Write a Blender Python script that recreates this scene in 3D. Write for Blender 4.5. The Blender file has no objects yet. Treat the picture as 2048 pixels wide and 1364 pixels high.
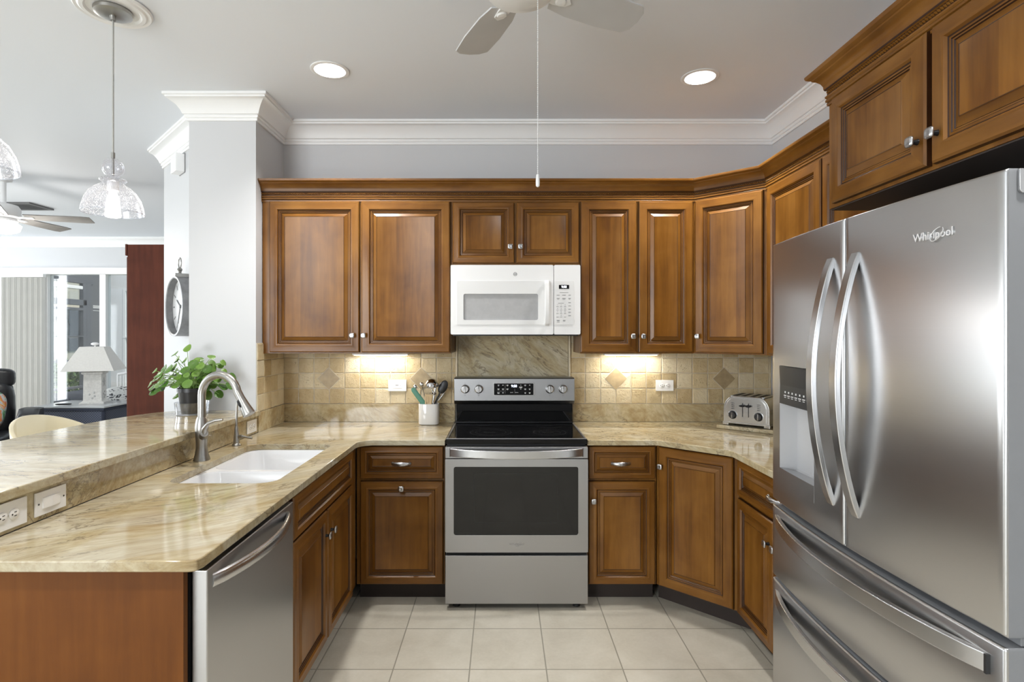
import bpy, bmesh, math, random
from mathutils import Vector, Matrix
from mathutils.geometry import tessellate_polygon
random.seed(7)
R = math.radians
sc = bpy.context.scene
COL = sc.collection

# ------------------------------------------------------------------ camera
cam_d = bpy.data.cameras.new('camera')
cam = bpy.data.objects.new('camera', cam_d)
COL.objects.link(cam)
cam.location = (0.0, 0.0, 1.48)
cam.rotation_euler = (R(90), 0, 0)
cam_d.sensor_width = 36.0
cam_d.lens = 1110.0 / 2048.0 * 36.0
cam_d.shift_x = 20.0 / 2048.0
cam_d.shift_y = -14.0 / 2048.0
cam_d.clip_start = 0.05
cam_d.clip_end = 200
sc.camera = cam

# ------------------------------------------------------------------ world, sun, exposure
world = bpy.data.worlds.new('sky')
sc.world = world
world.use_nodes = True
wn = world.node_tree
bg = wn.nodes['Background']
bg.inputs[0].default_value = (0.80, 0.90, 1.0, 1)
bg.inputs[1].default_value = 0.6
sun_d = bpy.data.lights.new('sun', 'SUN')
sun_d.energy = 2.0
sun_d.angle = R(0.6)
sun_d.color = (1.0, 0.95, 0.86)
sun = bpy.data.objects.new('sun', sun_d)
COL.objects.link(sun)
sun.rotation_euler = Vector((-0.60, 0.30, -0.75)).to_track_quat('-Z', 'Y').to_euler()
sc.view_settings.view_transform = 'Standard'
sc.view_settings.look = 'None'
sc.view_settings.gamma = 1.0
sc.view_settings.use_curve_mapping = False
sc.view_settings.exposure = 0.84
sc.cycles.max_bounces = 8
sc.cycles.diffuse_bounces = 7
sc.cycles.glossy_bounces = 4
sc.cycles.transmission_bounces = 6
sc.cycles.transparent_max_bounces = 12
sc.cycles.caustics_reflective = False
sc.cycles.caustics_refractive = False
sc.cycles.sample_clamp_indirect = 6.0
sc.cycles.use_denoising = True

def area_light(name, loc, aim, sx, sy, power, col=(1, 1, 1), spread=180):
    d = bpy.data.lights.new(name, 'AREA')
    d.shape = 'RECTANGLE'
    d.size = sx
    d.size_y = sy
    d.energy = power
    d.color = col
    d.spread = R(spread)
    o = bpy.data.objects.new(name, d)
    COL.objects.link(o)
    o.location = loc
    o.rotation_euler = Vector(aim).to_track_quat('-Z', 'Z').to_euler()
    return o

# daylight entering through the breakfast-side windows and the living-room sliders
area_light('daylight_rear_window', (-3.3, -3.42, 1.55), (0, 1, 0), 2.6, 1.9, 120, (0.93, 0.97, 1.0))
area_light('daylight_side_window', (-8.88, 1.2, 1.45), (1, 0, 0), 4.6, 2.2, 118, (0.92, 0.965, 1.0))
area_light('daylight_living_window', (-8.88, 5.8, 1.45), (1, 0, 0), 2.6, 2.2, 85, (0.92, 0.965, 1.0))

# ------------------------------------------------------------------ mesh builder
WM = {}      # world matrix of every empty / part, by name

class MB:
    def __init__(s):
        s.v, s.f, s.m, s.t = [], [], [], []
    def add(s, vs, fs, mi=0, tint=0.5):
        b = len(s.v)
        s.v += [tuple(v) for v in vs]
        for k, f in enumerate(fs):
            s.f.append([i + b for i in f])
            s.m.append(mi[k] if isinstance(mi, (list, tuple)) else mi)
            s.t.append(tint)
        return s
    def box(s, x0, x1, y0, y1, z0, z1, mi=0, tint=0.5):
        x0, x1 = min(x0, x1), max(x0, x1)
        y0, y1 = min(y0, y1), max(y0, y1)
        z0, z1 = min(z0, z1), max(z0, z1)
        vs = [(x0, y0, z0), (x1, y0, z0), (x1, y1, z0), (x0, y1, z0), (x0, y0, z1), (x1, y0, z1), (x1, y1, z1), (x0, y1, z1)]
        fs = [(3, 2, 1, 0), (4, 5, 6, 7), (0, 1, 5, 4), (1, 2, 6, 5), (2, 3, 7, 6), (3, 0, 4, 7)]
        return s.add(vs, fs, mi, tint)
    def obox(s, c, ax, ay, az, hx, hy, hz, mi=0):
        """box with its own axes: centre c, half sizes hx hy hz"""
        c, ax, ay, az = Vector(c), Vector(ax).normalized(), Vector(ay).normalized(), Vector(az).normalized()
        vs = []
        for k in (-1, 1):
            for (i, j) in ((-1, -1), (1, -1), (1, 1), (-1, 1)):
                vs.append(c + ax * hx * i + ay * hy * j + az * hz * k)
        fs = [(3, 2, 1, 0), (4, 5, 6, 7), (0, 1, 5, 4), (1, 2, 6, 5), (2, 3, 7, 6), (3, 0, 4, 7)]
        return s.add(vs, fs, mi)
    def prism(s, outer, z0, z1, holes=(), mi=0, plane='xy'):
        """extrude a polygon (with holes); plane says what the two coordinates are"""
        def P(a, b, c):
            return {'xy': (a, b, c), 'xz': (a, c, b), 'yz': (c, a, b)}[plane]
        loops = [list(outer)] + [list(h) for h in holes]
        tris = tessellate_polygon([[Vector((p[0], p[1], 0)) for p in l] for l in loops])
        flat = [p for l in loops for p in l]
        n = len(flat)
        vs = [P(p[0], p[1], z0) for p in flat] + [P(p[0], p[1], z1) for p in flat]
        fs = [tuple(reversed(t)) for t in tris] + [tuple(i + n for i in t) for t in tris]
        b = 0
        for l in loops:
            k = len(l)
            for i in range(k):
                j = (i + 1) % k
                fs.append((b + i, b + j, b + j + n, b + i + n))
            b += k
        return s.add(vs, fs, mi)
    def lathe(s, prof, c=(0, 0, 0), n=32, axis=(0, 0, 1), mi=0, cap0=True, cap1=True, sx=1.0, sy=1.0):
        az = Vector(axis).normalized()
        ax = az.orthogonal().normalized() if abs(az.z) < 0.999 else Vector((1, 0, 0))
        ay = az.cross(ax)
        c = Vector(c)
        vs, fs = [], []
        for (r, z) in prof:
            for i in range(n):
                a = 2 * math.pi * i / n
                vs.append(c + ax * (r * math.cos(a) * sx) + ay * (r * math.sin(a) * sy) + az * z)
        k = len(prof)
        for j in range(k - 1):
            for i in range(n):
                i2 = (i + 1) % n
                fs.append((j * n + i, j * n + i2, (j + 1) * n + i2, (j + 1) * n + i))
        if cap0:
            fs.append(tuple(reversed(range(n))))
        if cap1:
            fs.append(tuple((k - 1) * n + i for i in range(n)))
        return s.add(vs, fs, mi)
    def cyl(s, p0, p1, r0, r1=None, n=20, mi=0):
        p0, p1 = Vector(p0), Vector(p1)
        d = p1 - p0
        return s.lathe([(r0, 0), (r0 if r1 is None else r1, d.length)], p0, n, d, mi)
    def tube(s, pts, r, n=12, mi=0, flat=1.0, up=None):
        """sweep a circle (or an ellipse: flat) along a 3-D path; r may be a list"""
        pts = [Vector(p) for p in pts]
        k = len(pts)
        rs = r if isinstance(r, (list, tuple)) else [r] * k
        t0 = (pts[1] - pts[0]).normalized()
        u = Vector(up) if up else t0.orthogonal()
        vs, fs = [], []
        for i, p in enumerate(pts):
            t = (pts[min(i + 1, k - 1)] - pts[max(i - 1, 0)]).normalized()
            u = (u - t * u.dot(t)).normalized()
            w = t.cross(u)
            for j in range(n):
                a = 2 * math.pi * j / n
                vs.append(p + u * (rs[i] * math.cos(a)) + w * (rs[i] * flat * math.sin(a)))
        for i in range(k - 1):
            for j in range(n):
                j2 = (j + 1) % n
                fs.append((i * n + j, i * n + j2, (i + 1) * n + j2, (i + 1) * n + j))
        fs.append(tuple(reversed(range(n))))
        fs.append(tuple((k - 1) * n + j for j in range(n)))
        return s.add(vs, fs, mi)
    def ribbon(s, pts, hw, ht, wdir, mi=0):
        """rectangular bar along a path: half width hw along wdir, half thickness ht"""
        pts = [Vector(p) for p in pts]
        wdir = Vector(wdir).normalized()
        k = len(pts)
        vs, fs = [], []
        for i, p in enumerate(pts):
            t = (pts[min(i + 1, k - 1)] - pts[max(i - 1, 0)]).normalized()
            nrm = t.cross(wdir).normalized()
            for (a, b) in ((-1, -1), (1, -1), (1, 1), (-1, 1)):
                vs.append(p + wdir * hw * a + nrm * ht * b)
        for i in range(k - 1):
            for j in range(4):
                j2 = (j + 1) % 4
                fs.append((i * 4 + j, i * 4 + j2, (i + 1) * 4 + j2, (i + 1) * 4 + j))
        fs.append((3, 2, 1, 0))
        fs.append(tuple((k - 1) * 4 + j for j in range(4)))
        return s.add(vs, fs, mi)
    def sweep(s, path, prof, mi=0, z=0.0, dark=()):
        """moulding: profile points (out, up) along an XY polyline, out = right-hand side, mitred"""
        path = [Vector((p[0], p[1])) for p in path]
        k = len(path)
        vs, fs = [], []
        m = len(prof)
        for i in range(k):
            d0 = (path[i] - path[i - 1]).normalized() if i > 0 else None
            d1 = (path[i + 1] - path[i]).normalized() if i < k - 1 else None
            if d0 is None: d0 = d1
            if d1 is None: d1 = d0
            n0, n1 = Vector((d0.y, -d0.x)), Vector((d1.y, -d1.x))
            b = (n0 + n1).normalized()
            b = b / max(0.2, b.dot(n0))
            for (o, u) in prof:
                vs.append((path[i].x + b.x * o, path[i].y + b.y * o, z + u))
        for i in range(k - 1):
            for j in range(m - 1):
                fs.append((i * m + j, (i + 1) * m + j, (i + 1) * m + j + 1, i * m + j + 1))
        if dark:
            mi = [1 if j in dark else 0 for i in range(k - 1) for j in range(m - 1)] + [0, 0]
        fs.append(tuple(range(m)))
        fs.append(tuple(reversed([(k - 1) * m + j for j in range(m)])))
        return s.add(vs, fs, mi)
    def ellipsoid(s, c, rx, ry, rz, n=20, m=12, mi=0, p=2.0):
        """(super)ellipsoid; p > 2 makes it boxier"""
        vs, fs = [], []
        def sp(v):
            return math.copysign(abs(v) ** (2.0 / p), v)
        for j in range(m + 1):
            b = -math.pi / 2 + math.pi * j / m
            for i in range(n):
                a = 2 * math.pi * i / n
                vs.append((c[0] + rx * sp(math.cos(b)) * sp(math.cos(a)), c[1] + ry * sp(math.cos(b)) * sp(math.sin(a)), c[2] + rz * sp(math.sin(b))))
        for j in range(m):
            for i in range(n):
                i2 = (i + 1) % n
                fs.append((j * n + i, j * n + i2, (j + 1) * n + i2, (j + 1) * n + i))
        return s.add(vs, fs, mi)
    def xform(s, M):
        s.v = [tuple(M @ Vector(v)) for v in s.v]
        return s
    def build(s, name, mats, parent=None, bevel=0.0, seg=2, smooth=True, angle=38, local=False, tint=False, sub=0):
        me = bpy.data.meshes.new(name)
        vs = s.v
        M = Matrix.Identity(4)
        if parent is not None:
            M = WM[parent.name]
            if not local:
                Mi = M.inverted()
                vs = [tuple(Mi @ Vector(v)) for v in vs]
        me.from_pydata(vs, [], s.f)
        if not isinstance(mats, (list, tuple)):
            mats = [mats]
        for m in mats:
            me.materials.append(m)
        me.polygons.foreach_set('material_index', s.m)
        if tint:
            at = me.attributes.new('tint', 'FLOAT', 'FACE')
            at.data.foreach_set('value', s.t)
        me.update()
        bm = bmesh.new()
        bm.from_mesh(me)
        bmesh.ops.remove_doubles(bm, verts=bm.verts, dist=1e-6)
        bmesh.ops.recalc_face_normals(bm, faces=bm.faces)
        bm.to_mesh(me)
        bm.free()
        if smooth:
            me.polygons.foreach_set('use_smooth', [True] * len(me.polygons))
            me.set_sharp_from_angle(angle=R(angle))
        o = bpy.data.objects.new(name, me)
        COL.objects.link(o)
        if parent is not None:
            o.parent = parent
        WM[o.name] = M
        if bevel > 0:
            bv = o.modifiers.new('bevel', 'BEVEL')
            bv.width = bevel
            bv.segments = seg
            bv.limit_method = 'ANGLE'
            bv.angle_limit = R(40)
            bv.harden_normals = True
        if sub:
            sb = o.modifiers.new('sub', 'SUBSURF')
            sb.levels = sub
            sb.render_levels = sub
        return o

def tag(o, label=None, cat=None, group=None, kind=None):
    if label: o['label'] = label
    if cat: o['category'] = cat
    if group: o['group'] = group
    if kind: o['kind'] = kind
    return o

def thing(name, label, cat, loc=(0, 0, 0), rz=0.0, group=None):
    o = bpy.data.objects.new(name, None)
    o.empty_display_size = 0.05
    COL.objects.link(o)
    o.location = loc
    o.rotation_euler = (0, 0, rz)
    WM[o.name] = Matrix.Translation(Vector(loc)) @ Matrix.Rotation(rz, 4, 'Z')
    return tag(o, label, cat, group)

def struct(o):
    o['kind'] = 'structure'
    return o

def text(s_, size, origin, xdir, ydir, mat, parent, name='lettering', depth=0.0008, align='CENTER', shear=0.0, space=1.0, offset=0.0):
    """lettering as a mesh: origin is its centre, xdir the reading direction, ydir up"""
    cu = bpy.data.curves.new(name, 'FONT')
    cu.body = s_
    cu.size = size
    cu.extrude = depth
    cu.align_x = align
    cu.align_y = 'CENTER'
    cu.shear = shear
    cu.space_character = space
    cu.offset = offset
    cu.resolution_u = 3
    tmp = bpy.data.objects.new(name + '_tmp', cu)
    me = bpy.data.meshes.new_from_object(tmp)
    bpy.data.objects.remove(tmp)
    bpy.data.curves.remove(cu)
    x, y = Vector(xdir).normalized(), Vector(ydir).normalized()
    z = x.cross(y)
    M = Matrix((x, y, z)).transposed().to_4x4()
    M.translation = Vector(origin)
    me.transform(WM[parent.name].inverted() @ M)
    me.materials.clear()
    me.materials.append(mat)
    o = bpy.data.objects.new(name, me)
    COL.objects.link(o)
    o.parent = parent
    WM[o.name] = WM[parent.name]
    return o

def rrect(x0, x1, y0, y1, r, n=5):
    pts = []
    for (cx, cy, a0) in ((x1 - r, y0 + r, -90), (x1 - r, y1 - r, 0), (x0 + r, y1 - r, 90), (x0 + r, y0 + r, 180)):
        for i in range(n + 1):
            a = R(a0 + 90.0 * i / n)
            pts.append((cx + r * math.cos(a), cy + r * math.sin(a)))
    return pts

def circle(cx, cy, r, n=32):
    return [(cx + r * math.cos(2 * math.pi * i / n), cy + r * math.sin(2 * math.pi * i / n)) for i in range(n)]

# ------------------------------------------------------------------ materials
def newmat(name):
    m = bpy.data.materials.new(name)
    m.use_nodes = True
    return m, m.node_tree, m.node_tree.nodes['Principled BSDF']

def setp(p, base=None, rough=None, metal=None, spec=None, coat=None, trans=None, ior=None, em=None, ems=None, sss=None, aniso=None, sheen=None, coat_rough=None):
    I = p.inputs
    if base is not None: I['Base Color'].default_value = (*base, 1)
    if rough is not None: I['Roughness'].default_value = rough
    if metal is not None: I['Metallic'].default_value = metal
    if spec is not None: I['Specular IOR Level'].default_value = spec
    if coat is not None: I['Coat Weight'].default_value = coat
    if coat_rough is not None: I['Coat Roughness'].default_value = coat_rough
    if trans is not None: I['Transmission Weight'].default_value = trans
    if ior is not None: I['IOR'].default_value = ior
    if em is not None: I['Emission Color'].default_value = (*em, 1)
    if ems is not None: I['Emission Strength'].default_value = ems
    if aniso is not None: I['Anisotropic'].default_value = aniso
    if sheen is not None: I['Sheen Weight'].default_value = sheen

class NT:
    """short-hand for wiring nodes"""
    def __init__(s, nt):
        s.nt = nt
    def n(s, t, **kw):
        nd = s.nt.nodes.new(t)
        for k, v in kw.items():
            setattr(nd, k, v)
        return nd
    def l(s, a, b):
        s.nt.links.new(a, b)
    def coords(s, rot=(0, 0, 0), scale=(1, 1, 1), loc=(0, 0, 0), rnd=False):
        tc = s.n('ShaderNodeTexCoord')
        src = tc.outputs['Object']
        if rnd:
            oi = s.n('ShaderNodeObjectInfo')
            mu = s.n('ShaderNodeMath', operation='MULTIPLY')
            mu.inputs[1].default_value = 17.0
            s.l(oi.outputs['Random'], mu.inputs[0])
            ad = s.n('ShaderNodeVectorMath', operation='ADD')
            s.l(src, ad.inputs[0])
            s.l(mu.outputs[0], ad.inputs[1])
            src = ad.outputs[0]
        mp = s.n('ShaderNodeMapping')
        mp.inputs['Rotation'].default_value = rot
        mp.inputs['Scale'].default_value = scale
        mp.inputs['Location'].default_value = loc
        s.l(src, mp.inputs['Vector'])
        return mp.outputs[0]
    def noise(s, vec, scale, detail=4, rough=0.5, dist=0.0):
        nd = s.n('ShaderNodeTexNoise')
        nd.inputs['Scale'].default_value = scale
        nd.inputs['Detail'].default_value = detail
        nd.inputs['Roughness'].default_value = rough
        nd.inputs['Distortion'].default_value = dist
        s.l(vec, nd.inputs['Vector'])
        return nd.outputs['Fac']
    def ramp(s, fac, stops):
        r = s.n('ShaderNodeValToRGB')
        el = r.color_ramp.elements
        while len(el) < len(stops):
            el.new(0.5)
        for e, (p, c) in zip(el, stops):
            e.position = p
            e.color = (*c, 1) if len(c) == 3 else c
        s.l(fac, r.inputs[0])
        return r.outputs[0]
    def math(s, op, a, b=None, clamp=False):
        m = s.n('ShaderNodeMath', operation=op)
        m.use_clamp = clamp
        for i, x in enumerate((a, b)):
            if x is None: continue
            if isinstance(x, (int, float)): m.inputs[i].default_value = x
            else: s.l(x, m.inputs[i])
        return m.outputs[0]
    def mix(s, fac, a, b, blend='MIX'):
        m = s.n('ShaderNodeMix', data_type='RGBA', blend_type=blend)
        for sock, x in ((m.inputs[0], fac), (m.inputs[6], a), (m.inputs[7], b)):
            if isinstance(x, (int, float)): sock.default_value = x
            elif isinstance(x, tuple): sock.default_value = (*x, 1)
            else: s.l(x, sock)
        return m.outputs[2]
    def bump(s, h, p, strength=0.2, dist=0.01):
        b = s.n('ShaderNodeBump')
        b.inputs['Strength'].default_value = strength
        b.inputs['Distance'].default_value = dist
        s.l(h, b.inputs['Height'])
        s.l(b.outputs[0], p.inputs['Normal'])

def plain(name, base, rough=0.5, metal=0.0, var=0.0, vscale=6.0, **kw):
    """one colour with a faint procedural mottling"""
    m, nt, p = newmat(name)
    setp(p, base, rough, metal, **kw)
    if var > 0:
        N = NT(nt)
        f = N.noise(N.coords(rnd=True), vscale, 3)
        lo = tuple(max(0, c * (1 - var)) for c in base)
        hi = tuple(min(1, c * (1 + var)) for c in base)
        N.l(N.ramp(f, [(0.3, lo), (0.7, hi)]), p.inputs['Base Color'])
    return m

def wood(name, grain, dark, mid, light, rough=0.31, planks=0.0, coat=0.0, spec=0.36):
    m, nt, p = newmat(name)
    N = NT(nt)
    sc_ = {'h': (1.6, 1.6, 18), 'x': (1.3, 16, 16), 'y': (16, 1.3, 16), 'z': (16, 16, 1.3)}[grain]
    v = N.coords(scale=sc_, rnd=True)
    g = N.noise(v, 1.6, 6, 0.6, 0.25)
    b = N.noise(N.coords(rnd=True), 4.0, 3, 0.55, 0.3)
    f = N.math('ADD', N.math('MULTIPLY', g, 0.5), N.math('MULTIPLY', b, 0.5))
    if planks:
        sx = N.n('ShaderNodeSeparateXYZ')
        N.l(N.coords(rnd=True), sx.inputs[0])
        fl = N.math('FLOOR', N.math('DIVIDE', sx.outputs[0], planks))
        wn_ = N.n('ShaderNodeTexWhiteNoise', noise_dimensions='1D')
        N.l(fl, wn_.inputs['W'])
        f = N.math('ADD', f, N.math('MULTIPLY', N.math('SUBTRACT', wn_.outputs[0], 0.5), 0.14))
    c = N.ramp(f, [(0.34, dark), (0.5, mid), (0.66, light)])
    N.l(c, p.inputs['Base Color'])
    setp(p, rough=rough, coat=coat, coat_rough=0.18, spec=spec)
    N.bump(g, p, 0.04, 0.002)
    return m

WD, WMd, WL = (0.100, 0.036, 0.005), (0.172, 0.069, 0.010), (0.235, 0.103, 0.019)
M_woodv = wood('maple_vertical_grain', 'z', WD, WMd, WL)
M_woodh = wood('maple_horizontal_grain', 'x', WD, WMd, WL)
M_crownw = wood('maple_molding_grain', 'h', WD, WMd, WL)
M_panel = wood('maple_panel', 'z', WD, WMd, WL, planks=0.085)
M_glaze_gap = wood('dark_glaze_and_gap_shade', 'x', (0.020, 0.007, 0.003), (0.032, 0.011, 0.004), (0.045, 0.017, 0.006), rough=0.35)
CAB = [M_woodv, M_woodh, M_panel, M_glaze_gap]
M_endpanel = wood('end_panel_veneer', 'z', (0.100, 0.031, 0.004), (0.130, 0.042, 0.006), (0.160, 0.055, 0.009), rough=0.45, spec=0.2)
M_cherry = wood('cherry_veneer', 'z', (0.065, 0.015, 0.007), (0.092, 0.022, 0.010), (0.120, 0.031, 0.014), rough=0.45, spec=0.2)
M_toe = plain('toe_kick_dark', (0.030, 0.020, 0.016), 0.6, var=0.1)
M_dark = plain('dark_gap', (0.012, 0.011, 0.011), 0.6, var=0.05)

def granite(name, d, pale=0.0, tone=1.0):
    """golden granite whose bands and veins run along the direction d"""
    m, nt, p = newmat(name)
    N = NT(nt)
    d = Vector(d).normalized()
    e = d.orthogonal().normalized()
    f = d.cross(e)
    tc = N.n('ShaderNodeTexCoord')
    wob = N.n('ShaderNodeTexNoise')
    wob.inputs['Scale'].default_value = 1.7
    wob.inputs['Detail'].default_value = 2
    N.l(tc.outputs['Object'], wob.inputs['Vector'])
    wv = N.n('ShaderNodeVectorMath', operation='MULTIPLY_ADD')
    N.l(wob.outputs['Color'], wv.inputs[0])
    wv.inputs[1].default_value = (0.30, 0.30, 0.30)
    N.l(tc.outputs['Object'], wv.inputs[2])
    def axes(sa, sb):
        cx = N.n('ShaderNodeCombineXYZ')
        for k, (ax, sc_) in enumerate(((d, sa), (e, sb), (f, sb))):
            dt = N.n('ShaderNodeVectorMath', operation='DOT_PRODUCT')
            N.l(wv.outputs[0], dt.inputs[0])
            dt.inputs[1].default_value = ax * sc_
            N.l(dt.outputs['Value'], cx.inputs[k])
        return cx.outputs[0]
    a = N.noise(axes(1.0, 3.6), 1.7, 9, 0.60, 0.5)
    base = N.ramp(a, [(0.30, (0.33, 0.220, 0.095)), (0.42, (0.43, 0.330, 0.180)), (0.52, (0.51, 0.430, 0.280)), (0.64, (0.59, 0.540, 0.430))])
    fine = N.noise(axes(4.0, 28.0), 1.6, 5, 0.68)
    if pale:
        pm = N.ramp(N.noise(axes(0.9, 3.0), 1.15, 3, 0.5, 0.6), [(0.50, (0, 0, 0)), (0.60, (1, 1, 1))])
        base = N.mix(N.math('MULTIPLY', pm, pale), base, (0.60, 0.585, 0.52))
    base = N.mix(0.40, base, N.ramp(fine, [(0.33, (0.27, 0.180, 0.075)), (0.62, (0.60, 0.53, 0.38))]))
    def veins(sa, sb, scale, w, dist, lo, hi, ascale):
        vn = N.noise(axes(sa, sb), scale, 6, 0.60, dist)
        line = N.ramp(N.math('ABSOLUTE', N.math('SUBTRACT', vn, 0.5)), [(0.0, (1, 1, 1)), (w * 0.45, (0.4, 0.4, 0.4)), (w, (0, 0, 0))])
        area = N.ramp(N.noise(N.coords(), ascale, 2), [(lo, (0, 0, 0)), (hi, (1, 1, 1))])
        return N.math('MULTIPLY', line, area)
    v1 = veins(0.8, 4.6, 2.1, 0.020, 0.45, 0.40, 0.54, 2.1)
    v2 = veins(1.8, 11.0, 2.6, 0.034, 0.4, 0.50, 0.66, 2.9)
    vein = N.math('MULTIPLY', N.math('MAXIMUM', v1, N.math('MULTIPLY', v2, 0.8)), 0.80)
    base = N.mix(1.0, base, (tone, tone, tone * 0.96), 'MULTIPLY')
    N.l(N.mix(vein, base, (0.120, 0.085, 0.055)), p.inputs['Base Color'])
    setp(p, rough=0.07, spec=0.5)
    return m
M_granite = granite('golden_granite', (0.75, -0.42, -0.50))
M_granite_p = granite('golden_granite_peninsula', (0.80, 0.60, -0.20), 0.45, 0.86)
M_granite_b = granite('golden_granite_bar', (1.0, 0.16, -0.10), 0.2, 0.88)
M_diamond = plain('gold_stone_inset', (0.37, 0.285, 0.165), 0.45, var=0.16, vscale=25)

def travertine():
    m, nt, p = newmat('tumbled_travertine')
    N = NT(nt)
    at = N.n('ShaderNodeAttribute', attribute_name='tint')
    n1 = N.noise(N.coords(), 14.0, 6, 0.6, 0.6)
    f = N.math('ADD', N.math('MULTIPLY', n1, 0.55), N.math('MULTIPLY', at.outputs['Fac'], 0.45))
    col = N.ramp(f, [(0.25, (0.44, 0.335, 0.180)), (0.48, (0.57, 0.465, 0.285)), (0.70, (0.65, 0.570, 0.405))])
    vo = N.n('ShaderNodeTexVoronoi', feature='F1')
    vo.inputs['Scale'].default_value = 75.0
    N.l(N.coords(), vo.inputs['Vector'])
    pits = N.ramp(vo.outputs['Distance'], [(0.10, (0, 0, 0)), (0.22, (1, 1, 1))])
    msk = N.ramp(N.noise(N.coords(), 19.0, 2), [(0.52, (0, 0, 0)), (0.62, (1, 1, 1))])
    pit = N.math('MULTIPLY', N.math('SUBTRACT', 1.0, pits), msk)
    N.l(N.mix(N.math('MULTIPLY', pit, 0.45), col, (0.30, 0.20, 0.09)), p.inputs['Base Color'])
    setp(p, rough=0.55)
    h = N.math('SUBTRACT', N.noise(N.coords(), 60.0, 4, 0.6), N.math('MULTIPLY', pit, 1.2))
    N.bump(h, p, 0.8, 0.006)
    return m
M_trav = travertine()
M_grout = plain('pale_grout', (0.56, 0.51, 0.42), 0.8, var=0.08, vscale=30)

def floor_tile():
    m, nt, p = newmat('beige_floor_tile')
    N = NT(nt)
    v = N.coords(loc=(0.140 + 0.0025, -(2.790 - 0.0025), 0))
    br = N.n('ShaderNodeTexBrick', offset=0.0, squash=1.0)
    br.inputs['Scale'].default_value = 1.0
    br.inputs['Brick Width'].default_value = 0.338
    br.inputs['Row Height'].default_value = 0.338
    br.inputs['Mortar Size'].default_value = 0.0032
    br.inputs['Mortar Smooth'].default_value = 0.2
    br.inputs['Bias'].default_value = 0.0
    br.inputs['Color1'].default_value = (0.0, 0.0, 0.0, 1)
    br.inputs['Color2'].default_value = (1.0, 1.0, 1.0, 1)
    br.inputs['Mortar'].default_value = (0.5, 0.5, 0.5, 1)
    N.l(v, br.inputs['Vector'])
    mot = N.noise(N.coords(), 5.5, 6, 0.62, 0.4)
    fine = N.noise(N.coords(), 70.0, 3, 0.6)
    f = N.math('ADD', N.math('ADD', N.math('MULTIPLY', mot, 0.7), N.math('MULTIPLY', fine, 0.2)), N.math('MULTIPLY', br.outputs['Color'], 0.10))
    col = N.ramp(f, [(0.32, (0.435, 0.40, 0.325)), (0.5, (0.50, 0.465, 0.385)), (0.68, (0.555, 0.52, 0.44))])
    N.l(N.mix(br.outputs['Fac'], col, (0.27, 0.25, 0.20)), p.inputs['Base Color'])
    setp(p, rough=0.34, spec=0.4)
    N.bump(N.math('SUBTRACT', 1.0, br.outputs['Fac']), p, 0.35, 0.003)
    return m
M_floor = floor_tile()

def paint(name, base, rough=0.55):
    m, nt, p = newmat(name)
    N = NT(nt)
    setp(p, base, rough)
    N.bump(N.noise(N.coords(), 55.0, 3, 0.6), p, 0.04, 0.003)
    return m
M_wall = paint('grey_wall_paint', (0.60, 0.605, 0.62))
M_ceil = paint('ceiling_paint', (0.77, 0.80, 0.85), 0.7)
M_trim = paint('white_trim_paint', (0.86, 0.86, 0.86), 0.32)
M_darkwall = paint('charcoal_lanai_paint', (0.115, 0.12, 0.13), 0.5)

def steel(name, base=(0.60, 0.60, 0.605), rough=0.27, horiz=True, aniso=0.55):
    m, nt, p = newmat(name)
    N = NT(nt)
    s_ = (2.5, 2.5, 900) if horiz else (300, 300, 1.5)
    g = N.noise(N.coords(scale=s_), 1.0, 2, 0.6)
    rr = N.math('ADD', rough - 0.01, N.math('MULTIPLY', g, 0.02))
    setp(p, base, rough, 1.0, aniso=aniso)
    lo, hi = tuple(c * 0.99 for c in base), tuple(min(1, c * 1.01) for c in base)
    N.l(N.ramp(g, [(0.3, lo), (0.7, hi)]), p.inputs['Base Color'])
    tg = N.n('ShaderNodeTangent', direction_type='RADIAL', axis='Z')
    N.l(tg.outputs[0], p.inputs['Tangent'])
    return m
M_steel = steel('brushed_stainless', (0.52, 0.52, 0.525), 0.32)
M_steel_b = steel('backguard_stainless', (0.33, 0.33, 0.335), 0.36)
M_steel_r = steel('range_stainless', (0.42, 0.42, 0.425), 0.36)
M_steel_f = steel('fridge_stainless', (0.54, 0.54, 0.545), 0.29, aniso=0.2)
M_bar = steel('handle_stainless', (0.58, 0.58, 0.585), 0.26, False, 0.2)
M_nickel = steel('brushed_nickel', (0.40, 0.39, 0.37), 0.32, False, 0.3)
M_pewter = plain('pewter_hardware', (0.50, 0.50, 0.51), 0.28, 1.0, var=0.35, vscale=90)
M_blackmetal = plain('blackened_metal', (0.02, 0.02, 0.022), 0.4, 0.6, var=0.1)
M_chrome = plain('chrome', (0.60, 0.60, 0.61), 0.09, 1.0, var=0.03)
M_toaster = steel('toaster_steel', (0.55, 0.54, 0.525), 0.22, aniso=0.1)
M_blackglass = plain('black_glass', (0.004, 0.004, 0.0045), 0.04, var=0.05, spec=0.28)
M_ovenglass = plain('oven_glass', (0.010, 0.010, 0.010), 0.05, var=0.05, spec=0.45)
M_black = plain('black_plastic', (0.015, 0.015, 0.016), 0.32, var=0.08)
M_white_app = plain('white_enamel', (0.84, 0.84, 0.84), 0.16, var=0.01)
M_offwhite = plain('white_panel_plastic', (0.76, 0.76, 0.755), 0.3, var=0.01)
M_mwwin = plain('microwave_screen', (0.42, 0.42, 0.425), 0.15, var=0.04, vscale=40)
M_sink = plain('white_sink', (0.74, 0.745, 0.755), 0.10, var=0.01)
M_plate = plain('white_wall_plate', (0.86, 0.86, 0.86), 0.25, var=0.01)
M_slot = plain('socket_slots', (0.03, 0.03, 0.03), 0.5, var=0.05)
M_greymark = plain('grey_print', (0.22, 0.22, 0.22), 0.5, var=0.03)
M_whitemark = plain('white_print', (0.75, 0.75, 0.75), 0.5, var=0.03)
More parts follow.
